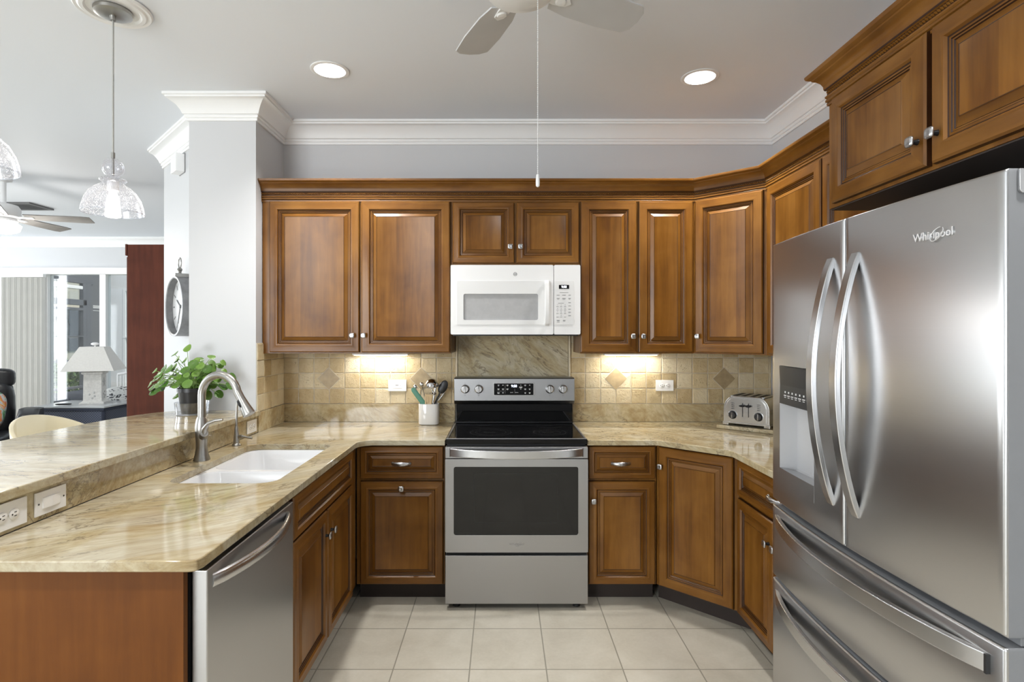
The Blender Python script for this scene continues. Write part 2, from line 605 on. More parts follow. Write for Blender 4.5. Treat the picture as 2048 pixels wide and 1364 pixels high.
M_ringmark = plain('burner_ring_print', (0.10, 0.10, 0.105), 0.25, var=0.03)
M_ceramic = plain('white_ceramic', (0.86, 0.86, 0.86), 0.09, var=0.01)
M_greensil = plain('green_silicone', (0.10, 0.29, 0.215), 0.5, var=0.1)
M_lightwood = wood('beech_wood', 'z', (0.50, 0.34, 0.17), (0.60, 0.43, 0.24), (0.68, 0.52, 0.31), rough=0.55, coat=0.0)
M_blacknylon = plain('black_nylon', (0.012, 0.012, 0.013), 0.35, var=0.1)
M_fanblade = plain('grey_fan_blade', (0.55, 0.55, 0.555), 0.5, var=0.03)
M_fanwhite = plain('white_fan_enamel', (0.80, 0.80, 0.80), 0.35, var=0.02)
M_greyblade = wood('grey_oak_blade', 'x', (0.20, 0.19, 0.18), (0.26, 0.25, 0.24), (0.33, 0.32, 0.31), rough=0.5, coat=0.0)
M_leather = plain('black_leather', (0.014, 0.015, 0.018), 0.33, var=0.25, vscale=14)
M_cream = plain('cream_seat_shell', (0.80, 0.72, 0.52), 0.4, var=0.02)
M_shade = plain('lamp_shade_linen', (0.74, 0.73, 0.70), 0.8, var=0.03, vscale=60)
M_lampbase = plain('whitewashed_lamp_base', (0.74, 0.73, 0.70), 0.6, var=0.10, vscale=40)
M_relief = plain('grey_relief', (0.55, 0.55, 0.54), 0.6, var=0.1)
M_blind = plain('vertical_blind_vinyl', (0.70, 0.69, 0.66), 0.5, var=0.02)
M_whiterattan = plain('white_rattan', (0.80, 0.80, 0.80), 0.5, var=0.05, vscale=80)
M_navyfab = plain('navy_fabric', (0.025, 0.032, 0.055), 0.8, var=0.2, vscale=60)
M_pot = plain('black_pot', (0.016, 0.016, 0.018), 0.35, var=0.1)
M_soil = plain('potting_soil', (0.05, 0.035, 0.022), 0.9, var=0.4, vscale=90)
M_stem = plain('green_stem', (0.20, 0.33, 0.08), 0.5, var=0.15)
M_clockrim = plain('galvanised_metal', (0.30, 0.30, 0.305), 0.42, 0.85, var=0.15, vscale=25)
M_clockface = plain('clock_dial', (0.66, 0.66, 0.67), 0.5, var=0.06, vscale=18)
M_medal = paint('ceiling_medallion_white', (0.82, 0.82, 0.82), 0.5)
M_vent = plain('dark_vent_metal', (0.12, 0.12, 0.12), 0.5, var=0.1)
M_stucco = plain('cream_stucco', (0.62, 0.56, 0.46), 0.85, var=0.06, vscale=20)
M_lawn = plain('lawn', (0.09, 0.16, 0.04), 0.9, var=0.4, vscale=9)
M_coral = plain('red_coral', (0.26, 0.035, 0.02), 0.5, var=0.2, vscale=60)

def wicker(name, a, b):
    m, nt, p = newmat(name)
    N = NT(nt)
    ck = N.n('ShaderNodeTexChecker')
    ck.inputs['Scale'].default_value = 70.0
    ck.inputs['Color1'].default_value = (*a, 1)
    ck.inputs['Color2'].default_value = (*b, 1)
    N.l(N.coords(), ck.inputs['Vector'])
    N.l(ck.outputs['Color'], p.inputs['Base Color'])
    setp(p, rough=0.6)
    N.bump(ck.outputs['Fac'], p, 0.5, 0.004)
    return m
M_wicker = wicker('navy_wicker', (0.030, 0.038, 0.065), (0.10, 0.115, 0.16))

def leaf(name, a, b):
    m, nt, p = newmat(name)
    N = NT(nt)
    at = N.n('ShaderNodeAttribute', attribute_name='tint')
    N.l(N.ramp(at.outputs['Fac'], [(0.0, a), (1.0, b)]), p.inputs['Base Color'])
    setp(p, rough=0.38)
    p.inputs['Transmission Weight'].default_value = 0.0
    return m
M_leaf = leaf('round_green_leaf', (0.028, 0.105, 0.012), (0.15, 0.27, 0.038))
M_hedge = leaf('hedge_leaf', (0.030, 0.085, 0.014), (0.17, 0.26, 0.05))

def splash(name):
    """multi-coloured flower print of the cushion"""
    m, nt, p = newmat(name)
    N = NT(nt)
    a = N.noise(N.coords(), 7.0, 3, 0.5, 1.4)
    c = N.ramp(a, [(0.30, (0.02, 0.10, 0.11)), (0.39, (0.10, 0.28, 0.10)), (0.43, (0.34, 0.42, 0.38)), (0.49, (0.48, 0.50, 0.50)), (0.53, (0.55, 0.14, 0.05)), (0.57, (0.60, 0.30, 0.06)), (0.61, (0.45, 0.46, 0.50)), (0.70, (0.12, 0.25, 0.26)), (0.78, (0.24, 0.06, 0.16))])
    N.l(c, p.inputs['Base Color'])
    setp(p, rough=0.8)
    return m
M_print = splash('flower_print_fabric')

def zebra(name):
    m, nt, p = newmat(name)
    N = NT(nt)
    a = N.noise(N.coords(scale=(1, 1, 2.2)), 9.0, 2, 0.5, 2.2)
    N.l(N.ramp(a, [(0.42, (0.03, 0.03, 0.035)), (0.45, (0.42, 0.42, 0.41)), (0.60, (0.50, 0.50, 0.48))]), p.inputs['Base Color'])
    setp(p, rough=0.85)
    return m
M_zebra = zebra('black_grey_leaf_print')

def emis(name, col, st):
    m, nt, p = newmat(name)
    setp(p, (0.8, 0.8, 0.8), 0.4, em=col, ems=st)
    return m
M_lens = emis('lit_lamp_lens', (1.0, 0.97, 0.92), 7.0)
M_bulb = emis('lit_bulb', (1.0, 0.95, 0.86), 9.0)
M_strip = emis('lit_strip_lens', (1.0, 0.95, 0.86), 5.0)
M_digit = emis('lit_digits', (0.55, 0.65, 1.0), 4.0)

def thin_glass(name, tintc=(1, 1, 1), refl=0.10, seeds=False):
    """thin clear sheet: mostly see-through, a little mirror, optional trapped bubbles"""
    m = bpy.data.materials.new(name)
    m.use_nodes = True
    nt = m.node_tree
    N = NT(nt)
    nt.nodes.remove(nt.nodes['Principled BSDF'])
    out = nt.nodes['Material Output']
    tr = N.n('ShaderNodeBsdfTransparent')
    tr.inputs[0].default_value = (*tintc, 1)
    gl = N.n('ShaderNodeBsdfGlossy')
    gl.inputs['Roughness'].default_value = 0.03
    lw = N.n('ShaderNodeLayerWeight')
    lw.inputs['Blend'].default_value = 0.25
    fac = N.math('ADD', N.math('MULTIPLY', lw.outputs['Facing'], 0.55), refl, True)
    mx = N.n('ShaderNodeMixShader')
    N.l(fac, mx.inputs[0])
    N.l(tr.outputs[0], mx.inputs[1])
    N.l(gl.outputs[0], mx.inputs[2])
    res = mx.outputs[0]
    if seeds:
        vo = N.n('ShaderNodeTexVoronoi', feature='F1')
        vo.inputs['Scale'].default_value = 260.0
        N.l(N.coords(), vo.inputs['Vector'])
        sd = N.ramp(vo.outputs['Distance'], [(0.22, (0.45, 0.45, 0.45)), (0.32, (0, 0, 0))])
        rim = N.ramp(lw.outputs['Facing'], [(0.60, (0.03, 0.03, 0.03)), (1.0, (0.55, 0.55, 0.55))])
        f2 = N.math('MAXIMUM', sd, rim)
        df = N.n('ShaderNodeBsdfTranslucent')
        df.inputs[0].default_value = (0.95, 0.95, 1.0, 1)
        d2 = N.n('ShaderNodeBsdfDiffuse')
        d2.inputs[0].default_value = (0.95, 0.95, 1.0, 1)
        dm = N.n('ShaderNodeMixShader')
        dm.inputs[0].default_value = 0.5
        N.l(df.outputs[0], dm.inputs[1])
        N.l(d2.outputs[0], dm.inputs[2])
        m2 = N.n('ShaderNodeMixShader')
        N.l(f2, m2.inputs[0])
        N.l(res, m2.inputs[1])
        N.l(dm.outputs[0], m2.inputs[2])
        res = m2.outputs[0]
    N.l(res, out.inputs['Surface'])
    return m
M_seed = thin_glass('seeded_glass', (0.97, 0.97, 1.0), 0.06, True)
M_clear = thin_glass('clear_glass', (0.96, 0.97, 0.99), 0.08)
M_pane = thin_glass('window_pane', (0.93, 0.95, 0.96), 0.03)
# ================================================================== SETTING
CEIL = 2.86
CANS = [(-0.899, 2.90, 'recessed ceiling light left of the fan, showing its deep white cone'),
        (1.063, 2.98, 'recessed ceiling light right of the fan, nearer the tall refrigerator')]
b = MB().box(-9.2, 2.0, -3.7, 8.09, -0.06, 0.0)
struct(b.build('floor', M_floor, smooth=False))
b = MB().prism([(-9.2, -3.7), (1.95, -3.7), (1.95, 8.09), (-9.2, 8.09)], CEIL, CEIL + 0.14, holes=[circle(x, y, 0.082, 32) for x, y, _ in CANS])
struct(b.build('ceiling', M_ceil, smooth=False))
b = MB().box(-1.441, 1.90, 3.66, 3.80, 0, CEIL)
struct(b.build('wall_back', M_wall, smooth=False))
b = MB().box(1.784, 1.90, -3.5, 3.66, 0, CEIL)
struct(b.build('wall_right', M_wall, smooth=False))
# pillar that ends the kitchen's left side, with the angled clock wall and the living-room wall behind it
PIL = [(-1.441, 3.25), (-1.441, 3.80), (-2.30, 4.60), (-2.30, 7.97), (-2.548, 7.97), (-2.548, 4.184), (-1.833, 3.469), (-1.833, 3.25)]
b = MB().prism(PIL, 0, CEIL)
struct(b.build('wall_pillar', M_wall, smooth=False))
b = MB().prism([(-9.1, 0), (-2.30, 0), (-2.30, CEIL), (-9.1, CEIL)], 7.97, 8.09, holes=[[(-7.95, 0.02), (-4.70, 0.02), (-4.70, 2.40), (-7.95, 2.40)]], plane='xz')
struct(b.build('wall_far', M_wall, smooth=False))
b = MB().prism([(-9.1, 0), (1.90, 0), (1.90, CEIL), (-9.1, CEIL)], -3.62, -3.5, holes=[[(-4.65, 0.55), (-1.95, 0.55), (-1.95, 2.5), (-4.65, 2.5)]], plane='xz')
struct(b.build('wall_rear', M_wall, smooth=False))
b = MB().prism([(-3.5, 0), (7.97, 0), (7.97, CEIL), (-3.5, CEIL)], -9.12, -9.0, plane='yz',
               holes=[[(-1.15, 0.3), (3.55, 0.3), (3.55, 2.6), (-1.15, 2.6)], [(4.45, 0.3), (7.15, 0.3), (7.15, 2.6), (4.45, 2.6)]])
struct(b.build('wall_left', M_wall, smooth=False))

def window_frame(name, axis, c, a0, a1, z0, z1, bars=1):
    m = MB()
    w, d = 0.05, 0.05
    def bx(p0, p1, q0, q1):
        if axis == 'y': m.box(p0, p1, c - d / 2, c + d / 2, q0, q1)
        else: m.box(c - d / 2, c + d / 2, p0, p1, q0, q1)
    bx(a0, a1, z0, z0 + w); bx(a0, a1, z1 - w, z1); bx(a0, a0 + w, z0 + w, z1 - w); bx(a1 - w, a1, z0 + w, z1 - w)
    for i in range(bars):
        p = a0 + (a1 - a0) * (i + 1) / (bars + 1)
        bx(p - w / 2, p + w / 2, z0 + w, z1 - w)
    o = struct(m.build(name, M_trim))
    g = MB()
    if axis == 'y': g.box(a0 + w, a1 - w, c - 0.004, c + 0.004, z0 + w, z1 - w)
    else: g.box(c - 0.004, c + 0.004, a0 + w, a1 - w, z0 + w, z1 - w)
    g.build('pane', M_pane, o, smooth=False)
    return o
window_frame('window_2', 'y', -3.56, -4.65, -1.95, 0.55, 2.5, 2)
window_frame('window_3', 'x', -9.06, -1.15, 3.55, 0.3, 2.6, 2)
window_frame('window_4', 'x', -9.06, 4.45, 7.15, 0.3, 2.6, 1)

# continuous white crown moulding under the ceiling of both rooms
CROWN = [(0, -0.134), (0.010, -0.134), (0.013, -0.126), (0.010, -0.119), (0.017, -0.116), (0.020, -0.108), (0.017, -0.101),
         (0.026, -0.098), (0.034, -0.078), (0.048, -0.056), (0.066, -0.038), (0.082, -0.028), (0.090, -0.026), (0.090, -0.016), (0.100, -0.014), (0.100, 0.0), (0, 0)]
b = MB().sweep([(-8.95, 7.97), (-2.548, 7.97), (-2.548, 4.184), (-1.833, 3.469), (-1.833, 3.25), (-1.441, 3.25), (-1.441, 3.66), (1.784, 3.66), (1.784, -3.48)], CROWN, z=CEIL)
struct(b.build('trim_1', M_trim, angle=30))
b = MB().box(-2.560, -2.548, 4.20, 7.95, 0, 0.13)
struct(b.build('baseboard_left', M_trim))

# half wall under the raised bar
b = MB().box(-1.62, -1.45, 1.425, 3.248, 0, 1.003)
struct(b.build('wall_bar', M_wall, smooth=False))

# ------------------------------------------------------------------ sliding door to the lanai, blinds
Y0 = 7.97
m = MB()
m.box(-7.97, -4.68, Y0 - 0.035, Y0 + 0.10, 2.335, 2.43)
for x0, x1 in ((-7.97, -7.88), (-6.555, -6.515), (-5.775, -5.685), (-4.76, -4.68)):
    m.box(x0, x1, Y0 - 0.01, Y0 + 0.10, 0.05, 2.335)
m.box(-7.97, -4.68, Y0 - 0.01, Y0 + 0.10, 0.001, 0.05)
wf = struct(m.build('window_1', M_trim, bevel=0.004))
g = MB()
for x0, x1 in ((-7.88, -6.555), (-6.515, -5.775), (-5.685, -4.76)):
    g.box(x0, x1, Y0 + 0.04, Y0 + 0.048, 0.05, 2.335)
g.build('pane', M_pane, wf, smooth=False)

bl = thing('vertical_blind', 'stack of closed white vertical blind slats beside the glass sliding door', 'blind', (-6.83, Y0 - 0.07, 0))
MB().box(-7.12, -6.51, Y0 - 0.10, Y0 - 0.04, 2.29, 2.333).build('head_rail', M_trim, bl)
m = MB()
n = 27
for i in range(n):
    x = -7.09 + 0.565 * i / (n - 1)
    a = R(60 + 12 * math.sin(i * 1.7))
    m.obox((x, Y0 - 0.075, 1.165), (math.cos(a), math.sin(a), 0), (-math.sin(a), math.cos(a), 0), (0, 0, 1), 0.024, 0.0009, 1.12)
m.build('slats', M_blind, bl, smooth=False)
MB().tube([(-7.18, Y0 - 0.11, 2.25), (-7.18, Y0 - 0.11, 1.55), (-7.15, Y0 - 0.13, 1.46)], 0.006).build('wand', M_trim, bl)

# ------------------------------------------------------------------ lanai (screened porch) seen through the glass
def sx(o):
    return struct(o)
sx(MB().box(-7.7, -3.9, 8.09, 10.75, -0.06, 0.0).build('floor_lanai', M_floor, smooth=False))
# charcoal side wall with a window opening looking onto the hedge
sx(MB().prism([(8.09, 0), (10.7, 0), (10.7, 2.72), (8.09, 2.72)], -7.55, -7.5, plane='yz', holes=[[(8.35, 0.32), (10.0, 0.32), (10.0, 2.38), (8.35, 2.38)]]).build('wall_lanai_side', M_darkwall, smooth=False))
m = MB()
xa, xb = -7.555, -7.48
for y0, y1, z0, z1 in ((8.27, 10.16, 2.38, 2.46), (10.0, 10.12, 0.30, 2.38), (8.35, 10.0, 1.99, 2.09), (9.92, 10.0, 0.32, 2.38), (8.35, 9.92, 1.90, 1.945), (8.35, 9.92, 1.43, 1.448), (8.35, 9.92, 0.995, 1.03), (8.35, 9.92, 0.52, 0.56), (8.35, 9.92, 0.32, 0.36)):
    m.box(xa, xb, y0, y1, z0, z1)
f = sx(m.build('window_5', plain('charcoal_window_frame', (0.10, 0.105, 0.12), 0.4, var=0.05), bevel=0.004))
g = MB()
g.box(-7.53, -7.525, 8.35, 9.92, 1.03, 1.90)
g.box(-7.53, -7.525, 8.35, 9.92, 2.09, 2.38)
g.build('pane', M_pane, f, smooth=False)
m = MB().box(-7.50, -7.44, 8.4, 9.86, 2.27, 2.33)
tag(m.build('roller_shade', M_trim, bevel=0.01), 'rolled up white shade above the charcoal framed porch window', 'roller shade')
# white end wall with a bright window
sx(MB().prism([(-7.5, 0), (-3.9, 0), (-3.9, 2.72), (-7.5, 2.72)], 10.6, 10.72, plane='xz', holes=[[(-7.24, 0.32), (-5.2, 0.32), (-5.2, 2.35), (-7.24, 2.35)]]).build('wall_lanai_back', paint('lanai_white_paint', (0.80, 0.80, 0.80)), smooth=False))
window_frame('window_6', 'y', 10.62, -7.24, -5.2, 0.32, 2.35, 3)
m = MB().box(-7.24, -5.2, 10.59, 10.65, 1.40, 1.43)
struct(m.build('trim_2', M_trim))
# little plaque on the charcoal wall
pq = thing('wall_plaque', 'small white wire word plaque on the charcoal porch wall', 'plaque', (-7.495, 10.28, 1.93))
MB().box(-7.498, -7.490, 10.17, 10.40, 1.905, 1.912).box(-7.498, -7.490, 10.17, 10.40, 1.955, 1.962).build('rails', M_trim, pq)
m = MB()
for i in range(7):
    y = 10.185 + i * 0.033
    m.tube([(-7.493, y + 0.012 * math.cos(a * 0.8), 1.985 + 0.02 * math.sin(a * 0.8)) for a in range(8)], 0.004, 6)
m.build('script', M_trim, pq)
# red coral ornament hanging in the porch window
orn = thing('hanging_ornament', 'dark red coral branch ornament hanging in the porch window', 'ornament', (-7.40, 9.32, 1.86))
m = MB()
c = Vector((-7.40, 9.32, 1.83))
for sgn in (-1, 1):
    pts = [c + Vector((0, sgn * 0.17 * t, -0.03 * t - 0.16 * t * t)) for t in (0, 0.3, 0.6, 0.8, 1.0)]
    m.tube(pts, [0.012, 0.012, 0.010, 0.008, 0.004], 7)
    for t, l in ((0.35, 0.07), (0.6, -0.07), (0.75, 0.06), (0.9, -0.05)):
        p = c + Vector((0, sgn * 0.17 * t, -0.03 * t - 0.16 * t * t))
        m.tube([p, p + Vector((0.01, sgn * 0.03, l))], [0.008, 0.003], 6)
m.build('branch', M_blackmetal, orn)
MB().ellipsoid(c + Vector((0, 0, 0.012)), 0.022, 0.05, 0.028, 12, 8).build('crab', M_coral, orn)
MB().tube([c, c + Vector((-0.05, 0, 0.10))], 0.002, 6).build('string', M_blackmetal, orn)
# low navy porch sofa below the window
so = thing('porch_sofa', 'navy cushioned porch sofa under the charcoal framed window', 'sofa', (-7.0, 9.2, 0))
MB().box(-7.40, -6.62, 8.5, 10.0, 0.0, 0.34).build('base', M_navyfab, so, bevel=0.02)
MB().box(-7.42, -6.64, 8.52, 9.98, 0.345, 0.50).build('seat_cushion', M_navyfab, so, bevel=0.04, seg=3)

# outdoors: lawn, hedge, neighbouring house
sx(MB().box(-40, 10, 8.2, 60, -1.1, -1.0).box(-40, -9.3, -10, 8.2, -1.1, -1.0).build('ground', M_lawn, smooth=False))
rnd = random.Random(3)
m = MB()
def leafquad(m, c, s, rg, tint):
    n = Vector((rg.uniform(-1, 1), rg.uniform(-1, 1), rg.uniform(-0.2, 1.2))).normalized()
    u = n.orthogonal().normalized()
    w = n.cross(u)
    a = rg.uniform(0, 6.28)
    d, e = u * math.cos(a) + w * math.sin(a), w * math.cos(a) - u * math.sin(a)
    c = Vector(c)
    m.add([c - d * s, c - e * s * 0.45 + n * s * 0.1, c + d * s, c + e * s * 0.45 + n * s * 0.1], [(0, 1, 2, 3)], 0, tint)
for i in range(6500):
    y = rnd.uniform(10.5, 17.5)
    h = 0.80 + 0.13 * math.sin(y * 2.1) * math.sin(y * 5.3)
    z = h - abs(rnd.gauss(0, 0.55))
    if z < -1: continue
    leafquad(m, (rnd.uniform(-10.75, -9.95), y, z), rnd.uniform(0.05, 0.10), rnd, rnd.random())
tag(m.build('hedge', M_hedge, smooth=False, tint=True), 'leafy green hedge outside the porch window', 'hedge', kind='stuff')
m = MB()
for i in range(1400):
    a, bq = rnd.uniform(0, 6.28), rnd.uniform(-1.2, 1.2)
    r = 0.75 * rnd.uniform(0.75, 1.0)
    leafquad(m, (-12.4 + r * math.cos(a) * math.cos(bq), 18.3 + r * math.sin(a) * math.cos(bq), 1.0 + 0.95 * math.sin(bq)), rnd.uniform(0.06, 0.11), rnd, rnd.random())
bu = thing('garden_bush', 'round green bush seen through the white porch window', 'bush', (-12.4, 18.3, -1))
m.build('foliage', M_hedge, bu, smooth=False, tint=True)
MB().cyl((-12.4, 18.3, -1.0), (-12.4, 18.3, 0.4), 0.06).build('trunk', M_cherry, bu)
ho = thing('neighbour_house', 'pale stucco neighbouring house beyond the hedge', 'house', (-15.5, 19, -1))
m = MB()
m.box(-17.5, -14.0, 8, 17.75, -1, 6.2)
m.box(-17.5, -14.9, 17.75, 32, -1, 6.2)
m.box(-14.0, -13.93, 8, 17.75, 0.62, 0.74)
m.build('walls', M_stucco, ho, smooth=False)
MB().box(-17.8, -13.2, 7.6, 32.4, 6.2, 6.4).build('roof', M_clockrim, ho)
MB().box(-14.9, -14.84, 18.4, 19.9, 0.9, 2.4).build('window', M_blackglass, ho)
# ================================================================== CABINETS
# outline of a door front: (inset from the edge, height of the face), with the material of the strip that ends there
DOORP = [(0.0, 0.004, 3), (0.0015, 0.014, 3), (0.007, 0.0195, 0), (0.030, 0.0205, 0), (0.040, 0.0235, 0), (0.048, 0.0225, 0), (0.0530, 0.0150, 0), (0.0568, 0.0130, 3),  # the two outer dark rings paint in the shade of the door gaps
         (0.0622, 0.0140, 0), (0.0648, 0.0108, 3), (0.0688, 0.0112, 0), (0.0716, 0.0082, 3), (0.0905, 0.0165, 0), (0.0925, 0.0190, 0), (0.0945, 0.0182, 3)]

def panel_front(x0, x1, z0, z1, sc_=1.0, y=0.0):
    """raised-panel door or drawer front; its back lies on the plane y and the face looks to -y"""
    m = MB()
    vs, fs, mi = [], [], []
    prof = [(0.0, 0.0, 0)] + DOORP
    for (i, h, _) in prof:
        i *= sc_
        vs += [(x0 + i, y - h, z0 + i), (x1 - i, y - h, z0 + i), (x1 - i, y - h, z1 - i), (x0 + i, y - h, z1 - i)]
    for k in range(len(prof) - 1):
        for j in range(4):
            j2 = (j + 1) % 4
            fs.append((k * 4 + j, k * 4 + j2, (k + 1) * 4 + j2, (k + 1) * 4 + j))
            g = prof[k + 1][2]
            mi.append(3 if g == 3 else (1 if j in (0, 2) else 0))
    k = len(prof) - 1
    fs.append((k * 4, k * 4 + 1, k * 4 + 2, k * 4 + 3))
    mi.append(2)
    fs.append((3, 2, 1, 0))
    mi.append(0)
    return m.add(vs, fs, mi)

def knob(door, x, z, y):
    """square cushion knob with an embossed face on a dark stem"""
    m = MB()
    m.lathe([(0.009, 0), (0.007, 0.006), (0.0055, 0.014), (0.010, 0.020)], (x, y, z), 14, (0, -1, 0), mi=1)
    vs, fs = [], []
    rings = [(0.0115, 0.019), (0.0150, 0.0225), (0.0150, 0.0255), (0.0135, 0.0275), (0.0085, 0.0295), (0.0050, 0.0285)]
    n = 24
    for (r, h) in rings:
        for i in range(n):
            a = 2 * math.pi * i / n
            c_, s_ = math.cos(a), math.sin(a)
            q = r / (abs(c_) ** 4 + abs(s_) ** 4) ** 0.25
            vs.append((x + q * c_, y - h, z + q * s_))
    for k in range(len(rings) - 1):
        for i in range(n):
            i2 = (i + 1) % n
            fs.append((k * n + i, k * n + i2, (k + 1) * n + i2, (k + 1) * n + i))
    fs.append(tuple(range(n)))
    fs.append(tuple((len(rings) - 1) * n + i for i in range(n)))
    m.add(vs, fs, 0)
    return m.build('knob', [M_pewter, M_blackmetal], door, local=True)

def pull(door, x, z, y):
    """oval drawer pull on two feet"""
    m = MB()
    pts = [(x - 0.048 + 0.096 * i / 14, y - 0.010 - 0.016 * math.sin(math.pi * i / 14) ** 0.7, z) for i in range(15)]
    rs = [0.0065 + 0.0055 * math.sin(math.pi * i / 14) for i in range(15)]
    m.tube(pts, rs, 12, up=(0, 0, 1), flat=0.6)
    for s_ in (-1, 1):
        m.ellipsoid((x + s_ * 0.046, y - 0.004, z), 0.010, 0.010, 0.010, 12, 8)
    return m.build('handle', M_pewter, door, local=True)

def cabinet(label, loc, rz, w, d, z0, z1, fronts, toe=0.0, body=None, group=None, name='wall_cabinet', toe_x=(0, 0)):
    t = thing(name, label, 'cabinet', (loc[0], loc[1], 0), rz, group)
    bz = z0 if not toe else toe
    if body is None:
        MB().box(0, w, 0, d, bz, z1, mi=0).build('body', CAB, t, local=True, bevel=0.0015)
    else:
        MB().prism(body, bz, z1).build('body', CAB, t, bevel=0.0015)
    if toe:
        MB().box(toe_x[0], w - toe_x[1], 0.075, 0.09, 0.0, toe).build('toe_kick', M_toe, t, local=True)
    for fr in fronts:
        kind, x0, x1, a, b_ = fr[:5]
        s_ = fr[6] if len(fr) > 6 else (1.0 if kind == 'door' else 0.62)
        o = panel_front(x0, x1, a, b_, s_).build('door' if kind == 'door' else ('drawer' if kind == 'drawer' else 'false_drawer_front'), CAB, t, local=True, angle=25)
        for hw in (fr[5] or ()):
            if hw[0] == 'k': knob(o, hw[1], hw[2], -0.0195)
            else: pull(o, hw[1], hw[2], -0.012)
    return t

YU = 3.33
UZ0, UZ1 = 1.363, 2.300
dz0, dz1 = 1.370, 2.273
cabinet('large two door upper cabinet left of the microwave, with light glare on its left door', (-1.437, YU), 0, 1.131, 0.315, UZ0, UZ1, [
    ('door', 0.047, 0.586, dz0, dz1, [('k', 0.547, 1.471)]), ('door', 0.596, 1.127, dz0, dz1, [('k', 0.615, 1.471)])])
cabinet('short two door upper cabinet directly above the white microwave', (-0.304, YU), 0, 0.770, 0.325, 1.893, UZ1, [
    ('door', 0.009, 0.378, 1.904, 2.267, [('k', 0.353, 1.999)], 0.86), ('door', 0.390, 0.763, 1.904, 2.267, [('k', 0.414, 1.999)], 0.86)])
cabinet('narrow two door upper cabinet right of the microwave, above the small strip light', (0.468, YU), 0, 0.682, 0.315, UZ0, UZ1, [
    ('door', 0.002, 0.336, dz0, dz1, [('k', 0.311, 1.466)]), ('door', 0.348, 0.672, dz0, dz1, [('k', 0.372, 1.466)])])
A_, B_ = Vector((1.152, 3.33)), Vector((1.454, 3.05))
rzd = math.atan2(B_.y - A_.y, B_.x - A_.x)
wd = (B_ - A_).length
cabinet('angled corner upper cabinet with one door above the toaster', A_, rzd, wd, 0.3, UZ0, UZ1, [
    ('door', 0.012, wd - 0.014, dz0, dz1, [('k', 0.036, 1.466)])], body=[(1.152, 3.33), (1.454, 3.05), (1.772, 3.05), (1.772, 3.645), (1.152, 3.645)])
cabinet('upper cabinet on the right wall half hidden behind the refrigerator', (1.454, 3.048), R(-90), 1.058, 0.325, UZ0, UZ1, [
    ('door', 0.04, 0.545, dz0, dz1, [('k', 0.520, 1.466)]), ('door', 0.556, 1.040, dz0, dz1, [('k', 0.58, 1.466)])])
fc = cabinet('deep two door cabinet over the refrigerator with its own crown molding', (1.17, 1.985), R(-90), 0.955, 0.608, 1.925, 2.325, [
    ('door', 0.040, 0.476, 1.936, 2.304, [('k', 0.448, 2.011)]), ('door', 0.493, 0.935, 1.936, 2.304, [('k', 0.520, 2.011)])])

MB().box(0.004, 0.951, 0.004, 0.604, 1.9205, 1.9245).build('underside', M_toe, fc, local=True)  # dark sheet painting in the shade of the cavity above the refrigerator
# stained crown with a rope bead, running over the upper cabinets
CROWNW = [(0, -0.012), (0.005, -0.012), (0.006, -0.004), (0.004, 0.000), (0.009, 0.003), (0.009, 0.010), (0.006, 0.013), (0.010, 0.018), (0.010, 0.023),
          (0.005, 0.026), (0.005, 0.042), (0.010, 0.044), (0.013, 0.049), (0.014, 0.060), (0.020, 0.073), (0.030, 0.084), (0.040, 0.090), (0.042, 0.094), (0.047, 0.096), (0.055, 0.101), (0.058, 0.108), (0.058, 0.113), (0, 0.113)]
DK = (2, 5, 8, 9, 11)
def rope(path, z, off, r=0.0056, step=0.0105):
    m = MB()
    path = [Vector((p[0], p[1])) for p in path]
    for i in range(len(path) - 1):
        d = path[i + 1] - path[i]
        L = d.length
        d.normalize()
        nrm = Vector((d.y, -d.x))
        k = int((L + off) / step)
        for j in range(k):
            p = path[i] + d * (j * step + 0.002) + nrm * off
            ax = Vector((d.x * 0.75, d.y * 0.75, -0.66)).normalized()
            side = Vector((nrm.x, nrm.y, 0))
            oth = ax.cross(side)
            c = Vector((p.x, p.y, z))
            l_ = 0.0105
            m.add([c - ax * l_, c + side * r, c + oth * r * 0.8, c - oth * r * 0.8, c + ax * l_], [(0, 2, 1), (0, 1, 3), (4, 1, 2), (4, 3, 1)], 0)
    return m
cp = [(-1.4405, YU), (1.152, 3.33), (1.454, 3.05), (1.454, 1.988)]
cm = thing('cabinet_crown_molding', 'long stained crown molding with rope bead above the upper cabinets', 'crown molding', (0, YU, 2.285))
MB().sweep(cp, CROWNW, z=2.285, dark=DK).build('molding', [M_crownw, M_glaze_gap], cm, angle=28)
rope(cp, 2.285 + 0.034, 0.006).build('rope_bead', M_crownw, cm, smooth=False)
cp2 = [(1.778, 1.985), (1.17, 1.985), (1.17, 1.035)]
MB().sweep(cp2, CROWNW, z=2.308, dark=DK).build('crown', [M_crownw, M_glaze_gap], fc, angle=28)
rope(cp2, 2.308 + 0.034, 0.006).build('rope_bead', M_crownw, fc, smooth=False)

